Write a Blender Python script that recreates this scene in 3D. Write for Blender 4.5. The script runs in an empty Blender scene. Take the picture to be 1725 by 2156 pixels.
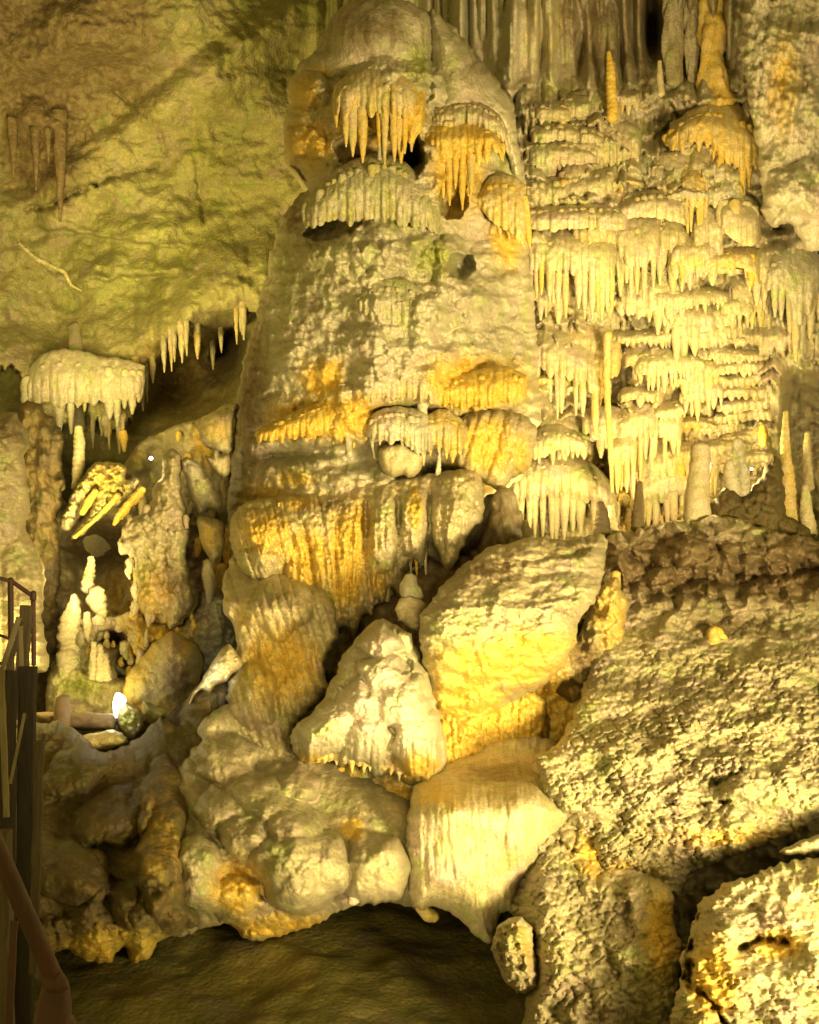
import bpy, math, random
import numpy as np
from mathutils import Vector
random.seed(7)
C = bpy.context.scene.collection
sc = bpy.context.scene
# ------------------------------------------------------------------ camera
W2, H2, K = 862.5, 1078.0, 0.4/862.5
cam = bpy.data.cameras.new('camera'); cam_o = bpy.data.objects.new('camera', cam); C.objects.link(cam_o)
cam.sensor_fit = 'HORIZONTAL'; cam.angle = 2*math.atan(0.4); cam.clip_end = 200
cam_o.location = (0, 0, 0); cam_o.rotation_euler = (math.radians(90), 0, 0)
sc.camera = cam_o
sc.cycles.diffuse_bounces = 3; sc.cycles.max_bounces = 4; sc.cycles.glossy_bounces = 2
def P(px, py, Y): return ((px-W2)*K*Y, Y, (H2-py)*K*Y)
# ------------------------------------------------------------------ world and lamps
w = bpy.data.worlds.new('World'); sc.world = w; w.use_nodes = True
bg = w.node_tree.nodes['Background']; bg.inputs[0].default_value = (1.0, .70, .15, 1); bg.inputs[1].default_value = 0.46
sc.view_settings.view_transform = 'Standard'; sc.view_settings.look = 'None'; sc.view_settings.exposure = .40; sc.view_settings.gamma = 1
YEL = (1, .745, .30); WARM = (1, .735, .27); GRN = (1, .75, .20); WHT = (1, .97, .72)
def lamp(kind, loc, power, col=YEL, size=.15, target=None, cone=120, blend=.6):
    d = bpy.data.lights.new('cave_light', kind); o = bpy.data.objects.new('cave_light', d); C.objects.link(o)
    o.location = loc; d.energy = power; d.color = col; d.shadow_soft_size = size
    if kind == 'SPOT':
        d.spot_size = math.radians(cone); d.spot_blend = blend
        o.rotation_euler = (Vector(target)-Vector(loc)).to_track_quat('-Z', 'Y').to_euler()
    return o
# key lamps low in front, aimed up at the great column and the boulders
lamp('SPOT', (4.2, .8, -1.6), 7800, YEL, .7, P(980, 980, 11), 70, .9)
lamp('SPOT', (.3, 3.6, -.9), 900, YEL, .5, P(760, 1180, 11), 60, 1)  # unseen spot added to brighten the great drapery
# low lamps behind the boulder ridge, washing the right flowstone wall from below
lamp('POINT', P(1530, 1000, 12.9), 120, WARM, .12)
lamp('SPOT', P(1425, 1140, 12.65), 1000, WARM, .2, P(1400, 600, 14.2), 150, .8)
lamp('SPOT', P(1180, 1160, 12.3), 330, WARM, .2, P(1200, 700, 14.2), 140, .8)
lamp('SPOT', P(1500, 700, 10.0), 500, YEL, .4, P(1430, 260, 14.2), 120, .9)  # unseen frontal spot, high before the ridge, filling the upper wall
# right edge, grazing the scaly slope, and below it
lamp('POINT', P(1980, 1780, 6.2), 75, WARM, .25)
lamp('POINT', P(1900, 1960, 4.9), 17, WARM, .25)
lamp('SPOT', (3.0, 4.4, -1.2), 90, YEL, .5, P(1250, 1650, 9), 100, .8)
lamp('SPOT', (3.5, 2.8, -2.7), 130, YEL, .3, P(1200, 1950, 7.6), 60, .9)  # extra spot added to brighten the lower slab
# pit lamp under the rock lip on the left
lamp('SPOT', P(760, 2330, 5.8), 110, YEL, .25, P(560, 1800, 8.3), 120, .8)
# left side lamps
lamp('POINT', P(240, 1482, 10.5), 4, WHT, .05)
lamp('POINT', P(62, 1400, 10.9), 26, GRN, .05)
lamp('POINT', P(215, 1450, 11.6), 6, GRN, .06)
lamp('SPOT', P(150, 1230, 11.6), 150, YEL, .25, P(270, 1080, 15), 120, .8)
lamp('POINT', P(318, 990, 13.5), 8, YEL, .05)
lamp('SPOT', P(392, 1446, 8.7), 38, WHT, .05, P(455, 1420, 9.8), 34, .6)
lamp('SPOT', P(90, 800, 10.6), 2100, GRN, .6, P(370, 420, 17), 84, 1)  # unseen mid-air spot placed to brighten the upper left wall
lamp('SPOT', P(120, 1200, 12.2), 330, GRN, .3, P(170, 820, 15.5), 80, 1)  # unseen spot placed to make the hanging rock hem paler
# ------------------------------------------------------------------ numpy noise
U32 = np.uint32
def h2(ix, iy, seed=0):
    a = ix.astype(np.int64).astype(U32)*U32(374761393) + iy.astype(np.int64).astype(U32)*U32(668265263) + U32((seed*2246822519) & 0xffffffff)
    a ^= a >> U32(13); a *= U32(1274126177); a ^= a >> U32(16); a *= U32(2654435761); a ^= a >> U32(15)
    return a.astype(np.float64)/4294967296.0
def gn(x, y, seed=0):
    x = np.asarray(x, float); y = np.asarray(y, float); x, y = np.broadcast_arrays(x, y)
    ix = np.floor(x); iy = np.floor(y); fx = x-ix; fy = y-iy
    u = fx*fx*fx*(fx*(fx*6-15)+10); v = fy*fy*fy*(fy*(fy*6-15)+10)
    def g(a, b):
        t = h2(ix+a, iy+b, seed)*6.2831853
        return np.cos(t)*(fx-a)+np.sin(t)*(fy-b)
    return ((g(0, 0)*(1-u)+g(1, 0)*u)*(1-v)+(g(0, 1)*(1-u)+g(1, 1)*u)*v)*1.5
def fbm(x, y, o=4, seed=0):
    s = 0; a = 1; t = 0
    for i in range(o):
        s = s+a*gn(x, y, seed+i*17); t += a; a *= .5; x = x*2.03; y = y*2.03
    return s/t*1.4
def worley(x, y, seed=0, asym=1.0, jit=.9):
    """nearest-cell distance; asym>1 makes the side below each cell centre steeper"""
    ix = np.floor(x); iy = np.floor(y); f1 = np.full(x.shape, 9.0); f2 = np.full(x.shape, 9.0); cid = np.zeros(x.shape)
    for a in (-1, 0, 1):
        for b in (-1, 0, 1):
            cx = ix+a+.5+(h2(ix+a, iy+b, seed)-.5)*jit; cy = iy+b+.5+(h2(ix+a, iy+b, seed+5)-.5)*jit
            dy = y-cy
            if asym != 1: dy = np.where(dy > 0, dy*asym, dy/asym)
            d = np.sqrt((x-cx)**2+dy**2)
            m = d < f1
            f2 = np.where(m, f1, np.minimum(f2, d)); cid = np.where(m, h2(ix+a, iy+b, seed+9), cid); f1 = np.where(m, d, f1)
    return f1, f2, cid
def ss(a, b, x):
    t = np.clip((x-a)/(b-a), 0, 1); return t*t*(3-2*t)
def bumps(u, v, su, sv, seed=0, asym=1.0, warp=.0, jit=.9, rot=0):
    if rot:
        c, s = math.cos(rot), math.sin(rot); u, v = u*c+v*s, -u*s+v*c
    x = u/su; y = v/sv
    if warp: x, y = x+warp*gn(x*.6, y*.6, seed+31), y+warp*gn(x*.6+9, y*.6, seed+37)
    f1, f2, c = worley(x, y, seed, asym, jit)
    return np.sqrt(np.clip(1-(f1*1.15)**2, 0, 1))*(.55+.45*c)
def blob(u, v, cx, cy, rx, ry, rot=0, p=.5):
    q = min(rx, ry); u, v = u+.28*q*gn(u/(q*.8)+cx, v/(q*.8), 7)+.05*q*gn(u/(q*.3), v/(q*.3), 8), v+.28*q*gn(u/(q*.8)+cx, v/(q*.8), 17)+.05*q*gn(u/(q*.3), v/(q*.3), 18)
    c, s = math.cos(rot), math.sin(rot); a = (u-cx)*c+(v-cy)*s; b = -(u-cx)*s+(v-cy)*c
    return np.clip(1-(a/rx)**2-(b/ry)**2, 0, 1)**p
def gs(u, v, cx, cy, rx, ry, rot=0):
    c, s = math.cos(rot), math.sin(rot); a = (u-cx)*c+(v-cy)*s; b = -(u-cx)*s+(v-cy)*c
    return np.exp(-(a/rx)**2-(b/ry)**2)
def segd(u, v, pts):
    d = np.full(np.shape(u), 1e9)
    for (x0, y0), (x1, y1) in zip(pts[:-1], pts[1:]):
        dx, dy = x1-x0, y1-y0; t = np.clip(((u-x0)*dx+(v-y0)*dy)/(dx*dx+dy*dy+1e-9), 0, 1)
        d = np.minimum(d, np.hypot(u-x0-t*dx, v-y0-t*dy))
    return d
def crack(u, v, pts, wd):
    a, b = u+6*gn(u/16, v/16, 61)+2.5*gn(u/5, v/5, 62), v+6*gn(u/16, v/16, 63)+2.5*gn(u/5, v/5, 64)
    return np.exp(-(segd(a, b, pts)/wd)**2)*(.65+.5*gn(u/22, v/22, 65))
def scales(u, v, su, sv, seed, rot=0):
    c, s = math.cos(rot), math.sin(rot); a = (u*c+v*s)/su; b = (-u*s+v*c)/sv
    a, b = a+.45*gn(a*.8, b*.8, seed+3), b+.45*gn(a*.8+7, b*.8, seed+4)
    f1, f2, i = worley(a, b, seed, 1.0, 1.0); return (1-np.exp(-3.2*(f2-f1)))*(.6+.4*i)-.25*np.exp(-((f2-f1)/.09)**2)
def blocks(u, v, su, sv, seed, rot=0):
    c, s = math.cos(rot), math.sin(rot); a = (u*c+v*s)/su+.25*gn(u/70, v/70, seed+2); b = (-u*s+v*c)/sv+.25*gn(u/60, v/60, seed+3)
    f1, f2, i = worley(a, b, seed, 1, .9); e = ss(-.1, .12, f2-f1)
    return (i*.7+.3*np.sin(a*2.1+i*6))*e
def tiers(u, v, edge, h, power=1.0):
    """flowstone tier: bulges outward towards a lower edge given as phase (0..1 downwards)"""
    f = edge-np.floor(edge); return h*(f**power)*ss(1.0, .9, f)
def ribs(u, v, wd, seed=0, wob=.25):
    x = u/wd+wob*gn(u/(wd*3), v/(wd*7), seed)
    i = np.floor(x); f = x-i; c = .5+.3*(h2(i, i*0, seed)-.5)
    return np.sqrt(np.clip(1-((f-c)/.6)**2, 0, 1))*(.6+.4*h2(i, i*0+3, seed))
# ------------------------------------------------------------------ materials
def rock(name, c1, c2, c3, rough=.55, bump=.6, scale=1.0, spec=.35):
    m = bpy.data.materials.new(name); m.use_nodes = True; nt = m.node_tree; N = nt.nodes; L = nt.links
    b = N['Principled BSDF']; b.inputs['Roughness'].default_value = rough
    b.inputs['Specular IOR Level'].default_value = spec
    geo = N.new('ShaderNodeNewGeometry')
    def noise(s, det=6, rg=.6, dist=0, zs=1):
        n = N.new('ShaderNodeTexNoise'); n.inputs['Scale'].default_value = s*scale; n.inputs['Detail'].default_value = det
        n.inputs['Roughness'].default_value = rg; n.inputs['Distortion'].default_value = dist
        if zs != 1:
            mp = N.new('ShaderNodeMapping'); mp.inputs['Scale'].default_value = (1, 1, zs); L.new(geo.outputs['Position'], mp.inputs[0]); L.new(mp.outputs[0], n.inputs['Vector'])
        else: L.new(geo.outputs['Position'], n.inputs['Vector'])
        return n.outputs['Fac']
    def ramp(src, a, bb):
        r = N.new('ShaderNodeMapRange'); r.inputs[1].default_value = a; r.inputs[2].default_value = bb; r.clamp = True; r.interpolation_type = 'SMOOTHSTEP'
        L.new(src, r.inputs[0]); return r.outputs[0]
    def mix(f, a, bb):
        x = N.new('ShaderNodeMix'); x.data_type = 'RGBA'
        if isinstance(f, float): x.inputs[0].default_value = f
        else: L.new(f, x.inputs[0])
        for i, q in ((6, a), (7, bb)):
            if isinstance(q, tuple): x.inputs[i].default_value = (*q, 1)
            else: L.new(q, x.inputs[i])
        return x.outputs[2]
    def mul(a, bb, op='MULTIPLY'):
        x = N.new('ShaderNodeMath'); x.operation = op
        for i, q in ((0, a), (1, bb)):
            if isinstance(q, (int, float)): x.inputs[i].default_value = q
            else: L.new(q, x.inputs[i])
        return x.outputs[0]
    col = mix(ramp(noise(1.6, 5, .65, .4), .40, .62), c1, c2)
    col = mix(ramp(noise(7, 4, .7), .52, .72), col, c3)
    mean = sum(c1)/3/.42
    def half(f, k): return mul(f, k)
    col = mix(half(ramp(noise(2.3, 3, .6, .6), .50, .66), .6), col, tuple(q*mean for q in (.47, .37, .35)))
    col = mix(half(ramp(noise(3.1, 4, .65, .2), .52, .68), .65), col, tuple(q*mean for q in (.34, .42, .14)))
    at = N.new('ShaderNodeAttribute'); at.attribute_name = 'tint'; sp = N.new('ShaderNodeSeparateColor'); L.new(at.outputs['Color'], sp.inputs[0])
    n5 = noise(7, 4, .7, .3, .3)
    def patch(ch, colr, colr2):
        s = mul(sp.outputs[ch], mul(n5, .9), 'ADD'); f = ramp(s, .52, 1.12)
        return f, mix(ramp(noise(11, 2), .4, .62), colr, colr2)
    f, o = patch(0, (.64, .42, .06), (.66, .50, .12)); col = mix(f, col, o)
    f, o = patch(1, (.24, .28, .06), (.38, .42, .10)); col = mix(f, col, o)
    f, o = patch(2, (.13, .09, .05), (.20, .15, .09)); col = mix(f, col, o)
    # fine mineral speckle
    col = mix(ramp(noise(48, 3, .8), .60, .40), col, mix(.38, col, (.12, .10, .05)))
    L.new(col, b.inputs['Base Color'])
    bp = N.new('ShaderNodeBump'); bp.inputs['Strength'].default_value = bump; bp.inputs['Distance'].default_value = .03
    L.new(noise(9, 6, .75), bp.inputs['Height'])
    vo = N.new('ShaderNodeTexVoronoi'); vo.inputs['Scale'].default_value = 26*scale; L.new(geo.outputs['Position'], vo.inputs['Vector'])
    bp2 = N.new('ShaderNodeBump'); bp2.inputs['Strength'].default_value = bump*.5; bp2.inputs['Distance'].default_value = .02; bp2.invert = True
    L.new(vo.outputs['Distance'], bp2.inputs['Height']); L.new(bp.outputs[0], bp2.inputs['Normal']); L.new(bp2.outputs[0], b.inputs['Normal'])
    return m
M_CALC = rock('calcite', (.56, .50, .32), (.44, .39, .23), (.62, .57, .40), .5, .45)
M_GREY = rock('grey_flowstone', (.54, .51, .40), (.40, .38, .28), (.63, .59, .45), .48, .6)
M_WALL = rock('cave_wall_stone', (.36, .34, .17), (.25, .24, .11), (.44, .41, .23), .7, 1.0, .8, .2)
M_ROCK = rock('limestone', (.42, .38, .25), (.29, .27, .17), (.52, .47, .32), .55, .42)
M_SOIL = rock('cave_soil', (.14, .125, .03), (.09, .09, .022), (.19, .165, .05), .7, .8, .8, .2)
M_DKROCK = rock('dark_shade_stone', (.135, .10, .043), (.09, .07, .032), (.18, .14, .062), .7, .8, .8, .2)  # dark stone; its colour also carries the shade of rocks in shadow
M_OCH = rock('ochre_flowstone', (.58, .42, .12), (.50, .44, .22), (.60, .36, .06), .45, .5)
def simple(name, c, rough=.5, metal=0, c2=None, emit=None, streak=None, bumpd=.01):
    m = bpy.data.materials.new(name); m.use_nodes = True; nt = m.node_tree; b = nt.nodes['Principled BSDF']
    b.inputs['Roughness'].default_value = rough; b.inputs['Metallic'].default_value = metal
    if emit:
        b.inputs['Base Color'].default_value = (*c, 1); b.inputs['Emission Color'].default_value = (*c, 1); b.inputs['Emission Strength'].default_value = emit; return m
    n = nt.nodes.new('ShaderNodeTexNoise'); n.inputs['Scale'].default_value = 6; n.inputs['Detail'].default_value = 8; n.inputs['Roughness'].default_value = .7
    mp = nt.nodes.new('ShaderNodeMapping'); g = nt.nodes.new('ShaderNodeNewGeometry'); nt.links.new(g.outputs['Position'], mp.inputs[0]); nt.links.new(mp.outputs[0], n.inputs['Vector'])
    if streak: mp.inputs['Scale'].default_value = streak
    r = nt.nodes.new('ShaderNodeValToRGB'); r.color_ramp.elements[0].position = .35; r.color_ramp.elements[1].position = .68
    r.color_ramp.elements[0].color = (*c, 1); r.color_ramp.elements[1].color = (*(c2 or tuple(q*.55 for q in c)), 1)
    nt.links.new(n.outputs[0], r.inputs[0]); nt.links.new(r.outputs[0], b.inputs['Base Color'])
    bp = nt.nodes.new('ShaderNodeBump'); bp.inputs['Distance'].default_value = bumpd; bp.inputs['Strength'].default_value = .7
    nt.links.new(n.outputs[0], bp.inputs['Height']); nt.links.new(bp.outputs[0], b.inputs['Normal'])
    return m
M_IRON = simple('rusty_iron', (.06, .018, .013), .65, 0, (.028, .014, .012), streak=(3, 3, 1))
M_WOOD = simple('weathered_wood', (.09, .07, .04), .7, 0, (.035, .026, .018), streak=(6, 6, .7))
M_PALE = simple('pale_bamboo', (.24, .21, .14), .6, 0, (.12, .10, .06), streak=(6, 6, .7))
M_BULB = simple('lamp_glass', (1, .97, .85), .4, emit=9)
M_BEAM = simple('concrete_kerb', (.20, .14, .08), .8, 0, (.13, .09, .05))
# ------------------------------------------------------------------ object helpers
def tag(o, label=None, cat=None, group=None, kind=None):
    if label: o['label'] = label
    if cat: o['category'] = cat
    if group: o['group'] = group
    if kind: o['kind'] = kind
    return o
def mk(name, V, F, mat, parent=None, T=None, smooth=True, base='bottom'):
    """V in world metres; the object's origin goes to the foot of the mesh"""
    V = np.asarray(V, float)
    if base == 'bottom': o0 = np.array([V[:, 0].mean(), V[:, 1].mean(), V[:, 2].min()])
    elif base == 'top': o0 = np.array([V[:, 0].mean(), V[:, 1].mean(), V[:, 2].max()])
    else: o0 = np.zeros(3)
    me = bpy.data.meshes.new(name)
    if isinstance(F, np.ndarray) and F.shape[1] == 4:
        n = len(F); me.vertices.add(len(V)); me.vertices.foreach_set('co', (V-o0).astype(np.float32).ravel())
        tri = F[:, 2] == F[:, 3]
        me.loops.add(int(n*4-tri.sum())); me.polygons.add(n)
        mask = np.ones((n, 4), bool); mask[tri, 3] = False
        me.loops.foreach_set('vertex_index', F[mask].astype(np.int32))
        cnt = mask.sum(1); st = np.concatenate([[0], np.cumsum(cnt)[:-1]])
        me.polygons.foreach_set('loop_start', st.astype(np.int32)); me.polygons.foreach_set('loop_total', cnt.astype(np.int32))
        me.update(calc_edges=True)
    else: me.from_pydata([tuple(p) for p in (V-o0)], [], [tuple(f) for f in F])
    me.materials.append(mat)
    if smooth: me.polygons.foreach_set('use_smooth', np.ones(len(me.polygons), bool))
    if T is not None:
        a = me.color_attributes.new('tint', 'FLOAT_COLOR', 'POINT'); c = np.ones((len(V), 4), np.float32); c[:, :3] = T; a.data.foreach_set('color', c.ravel())
    o = bpy.data.objects.new(name, me); C.objects.link(o); o.location = o0
    if parent is not None:
        o.parent = parent; o.location = Vector(o0)-wloc(parent)
    return o
def wloc(o):
    v = Vector(o.location)
    while o.parent: o = o.parent; v += o.location
    return v
def empty(name, loc, label, cat, group=None):
    o = bpy.data.objects.new(name, None); C.objects.link(o); o.location = loc; o.empty_display_size = .1
    return tag(o, label, cat, group)
def catmull(pts, seg=7.0, closed=True):
    pts = np.array(pts, float); n = len(pts); out = []
    R = range(n if closed else n-1)
    for i in R:
        if closed: p0, p1, p2, p3 = pts[i-1], pts[i], pts[(i+1) % n], pts[(i+2) % n]
        else: p0, p1, p2, p3 = pts[max(i-1, 0)], pts[i], pts[i+1], pts[min(i+2, n-1)]
        k = max(2, int(np.linalg.norm(p2-p1)/seg)); t = np.arange(k)/k; t = t[:, None]
        out.append(.5*(2*p1+(p2-p0)*t+(2*p0-5*p1+4*p2-p3)*t**2+(3*p1-p0-3*p2+p3)*t**3))
    if not closed: out.append(pts[-1:])
    return np.concatenate(out)
def blurpatch(lst):
    def f(u, v):
        T = np.zeros(u.shape+(3,))
        for ch, cx, cy, rx, ry, a in lst: T[..., ch] = np.maximum(T[..., ch], a*gs(u, v, cx, cy, rx, ry))
        return T
    return f
SEED = [0]
def relief(name, poly, Y, mat, bulge=.4, rp=60, disp=None, tint=None, step=3.0, jit=3.0, thick=.6, parent=None, sharp=False, contract=.93, label=None, cat=None, group=None, kind=None, pw=.5):
    """a rounded solid: outline poly, its own distance Y (metres, number or function), front bulge and surface relief disp(u,v) in metres"""
    SEED[0] += 1; sd = SEED[0]
    B = catmull(poly, 7) if not sharp else np.concatenate([np.linspace(poly[i], poly[(i+1) % len(poly)], max(2, int(math.dist(poly[i], poly[(i+1) % len(poly)])/9)), endpoint=False) for i in range(len(poly))])
    if jit:
        t = np.roll(B, -1, 0)-np.roll(B, 1, 0); nrm = np.stack([t[:, 1], -t[:, 0]], 1)/(np.linalg.norm(t, axis=1)[:, None]+1e-9)
        q = gn(B[:, 0]/16, B[:, 1]/16, sd)*jit+gn(B[:, 0]/6.5, B[:, 1]/6.5, sd+3)*jit*.7+gn(B[:, 0]/40, B[:, 1]/40, sd+5)*jit*1.2
        B = B+nrm*q[:, None]
    x0, y0 = B.min(0)-step; x1, y1 = B.max(0)+step
    xs = np.arange(x0, x1+step, step); ys = np.arange(y0, y1+step, step); U, Vv = np.meshgrid(xs, ys)
    U = U+(h2(np.round(U*9), np.round(Vv*9), sd)-.5)*step*.3; Vv = Vv+(h2(np.round(U*9), np.round(Vv*9), sd+1)-.5)*step*.3
    ins = np.zeros(U.shape, bool); D = np.full(U.shape, 1e12); NX = np.zeros(U.shape); NY = np.zeros(U.shape)
    A = B; Bn = np.roll(B, -1, 0)
    for (ax, ay), (bx, by) in zip(A, Bn):
        dx, dy = bx-ax, by-ay
        r0 = np.searchsorted(ys, min(ay, by)-1.3*rp-8); r1 = np.searchsorted(ys, max(ay, by)+1.3*rp+8)
        c0 = np.searchsorted(xs, min(ax, bx)-1.3*rp-8); c1 = np.searchsorted(xs, max(ax, bx)+1.3*rp+8)
        s = (slice(r0, r1), slice(c0, c1)); u = U[s]; v = Vv[s]
        if u.size:
            t = np.clip(((u-ax)*dx+(v-ay)*dy)/(dx*dx+dy*dy+1e-12), 0, 1); qx = ax+t*dx; qy = ay+t*dy; d = (u-qx)**2+(v-qy)**2
            m = d < D[s]; D[s] = np.where(m, d, D[s]); NX[s] = np.where(m, qx, NX[s]); NY[s] = np.where(m, qy, NY[s])
        if ay != by:
            ra = max(0, np.searchsorted(ys, min(ay, by)-step)); rb = np.searchsorted(ys, max(ay, by)+step); s = slice(ra, rb)
            m = ((ay > Vv[s]) != (by > Vv[s])) & (U[s] < (bx-ax)*(Vv[s]-ay)/(by-ay)+ax); ins[s] ^= m
    D = np.sqrt(D)
    keep = ins[:-1, :-1] | ins[1:, :-1] | ins[:-1, 1:] | ins[1:, 1:]
    out = ~ins & (D < 1e5); U = np.where(out, NX, U); Vv = np.where(out, NY, Vv); D = np.where(ins, D, 0)
    r, c = np.nonzero(keep); nx = U.shape[1]; i00 = r*nx+c
    F = np.stack([i00, i00+nx, i00+nx+1, i00+1], 1)
    used = np.unique(F); rm = np.full(U.size, -1); rm[used] = np.arange(len(used)); F = rm[F]
    u = U.ravel()[used]; v = Vv.ravel()[used]; d = D.ravel()[used]
    tt = np.clip(d/rp, 0, 1); prof = (1-(1-tt)**2)**pw*bulge
    Yv = (Y(u, v) if callable(Y) else np.full(u.shape, float(Y)))
    Yb = Yv.copy()
    dd = disp(u, v) if disp else 0
    Yv = Yv-prof*(1+.22*gn(u/110, v/110, sd+9)*ss(0, 50, d))-dd*ss(0, 5, d)
    V = np.stack(P(u, v, Yv), 1)
    T = tint(u, v) if tint else np.zeros((len(u), 3))
    # closed back: skirt ring plus a fan to an apex
    e = np.concatenate([F[:, [0, 1]], F[:, [1, 2]], F[:, [2, 3]], F[:, [3, 0]]]); key = np.sort(e, 1); kk = key[:, 0].astype(np.int64)*(len(u)+1)+key[:, 1]
    _, idx, cnt = np.unique(kk, return_index=True, return_counts=True); be = e[idx[cnt == 1]]
    if thick:
        bv = np.unique(be); m2 = np.full(len(u), -1); m2[bv] = np.arange(len(bv))+len(u)
        cx, cy = u.mean(), v.mean(); ub = cx+(u[bv]-cx)*contract; vb = cy+(v[bv]-cy)*contract
        V2 = np.stack(P(ub, vb, Yb[bv]+thick*.7), 1); apex = np.array([P(cx, cy, Yb.mean()+thick)])
        n0 = len(u)+len(bv)
        F2 = np.stack([be[:, 1], be[:, 0], m2[be[:, 0]], m2[be[:, 1]]], 1)
        F3 = np.stack([m2[be[:, 1]], m2[be[:, 0]], np.full(len(be), n0), np.full(len(be), n0)], 1)
        V = np.concatenate([V, V2, apex]); F = np.concatenate([F, F2, F3]); T = np.concatenate([T, T[bv], T[:1]*0])
    o = mk(name, V, F, mat, parent, T)
    if parent is None: tag(o, label, cat, group, kind)
    elif label: o['label'] = label
    return o
def sheet(name, x0, x1, y0, y1, Y, mat, disp=None, tint=None, step=4, kind='structure'):
    xs = np.arange(x0, x1+step, step); ys = np.arange(y0, y1+step, step); U, V = np.meshgrid(xs, ys); u = U.ravel(); v = V.ravel()
    Yv = Y(u, v)-(disp(u, v) if disp else 0); nx = len(xs)
    r, c = np.meshgrid(np.arange(len(ys)-1), np.arange(nx-1), indexing='ij'); i = (r*nx+c).ravel()
    F = np.stack([i, i+nx, i+nx+1, i+1], 1)
    o = mk(name, np.stack(P(u, v, Yv), 1), F, mat, None, tint(u, v) if tint else None); o['kind'] = kind
    return o
def tube(name, pts, rad, Y, mat, parent=None, seg=None, lump=.18, ring=.0, tint=None, rings=12, flat=1.0, cap=True, label=None, base='bottom', fine=.08):
    """tapered solid swept along pixel-placed points; Y number or list; rad in px of that distance"""
    SEED[0] += 1; sd = SEED[0]
    pts = np.array(pts, float); n = len(pts); Yl = np.full(n, float(Y)) if np.isscalar(Y) else np.array(Y, float); rad = np.array(rad, float)
    A = np.concatenate([pts, Yl[:, None], rad[:, None]], 1)
    L = np.concatenate([[0], np.cumsum(np.linalg.norm(np.diff(pts, axis=0), axis=1))]); seg = seg or max(3.0, L[-1]/60)
    m = max(4, int(L[-1]/seg)); s = np.linspace(0, L[-1], m+1); A = np.stack([np.interp(s, L, A[:, k]) for k in range(4)], 1)
    if n > 2:
        for k in range(4):
            q = A[:, k].copy(); q[1:-1] = (A[:-2, k]+2*A[1:-1, k]+A[2:, k])/4; A[:, k] = q
    ctr = np.stack(P(A[:, 0], A[:, 1], A[:, 2]), 1); R = A[:, 3]*K*A[:, 2]
    t = np.gradient(ctr, axis=0); t /= np.linalg.norm(t, axis=1)[:, None]+1e-9
    n1 = np.cross(t, np.array([0, 1, 0.])); n1 /= np.linalg.norm(n1, axis=1)[:, None]+1e-9; n2 = np.cross(t, n1)
    th = np.arange(rings)/rings*2*np.pi
    TH, S = np.meshgrid(th, s)
    sc_ = max(rad.mean(), 2)
    f = 1+lump*gn(np.cos(TH)*1.3+sd*3.1, S/(sc_*2.2)+np.sin(TH)*1.3, sd)+fine*gn(np.cos(TH)*3+sd, S/(sc_*.7)+np.sin(TH)*3, sd+2)
    if ring:
        ph = S/(sc_*1.1)+.5*gn(S/(sc_*2), np.cos(TH)*.6, sd+7); f = f+ring*(np.abs((ph % 1)-.5)*-2+1-.5)
    RR = R[:, None]*f
    V = ctr[:, None, :]+n1[:, None, :]*(RR*np.cos(TH))[..., None]+n2[:, None, :]*(RR*np.sin(TH)*flat)[..., None]
    V = V.reshape(-1, 3); i, j = np.meshgrid(np.arange(m), np.arange(rings), indexing='ij'); a = (i*rings+j).ravel(); b = (i*rings+(j+1) % rings).ravel()
    F = np.stack([a, b, b+rings, a+rings], 1)
    nv = len(V); V = np.concatenate([V, ctr[:1]-t[:1]*R[0]*.5, ctr[-1:]+t[-1:]*R[-1]*.7])
    j = np.arange(rings); F = np.concatenate([F, np.stack([j*0+nv, (j+1) % rings, j, j], 1), np.stack([j*0+nv+1, m*rings+j, m*rings+(j+1) % rings, m*rings+(j+1) % rings], 1)])
    T = None
    if tint is not None: T = np.tile(np.array(tint, float), (len(V), 1))
    o = mk(name, V, F, mat, parent, T if T is not None else np.zeros((len(V), 3)), base=base)
    if label: o['label'] = label
    return o
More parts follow.
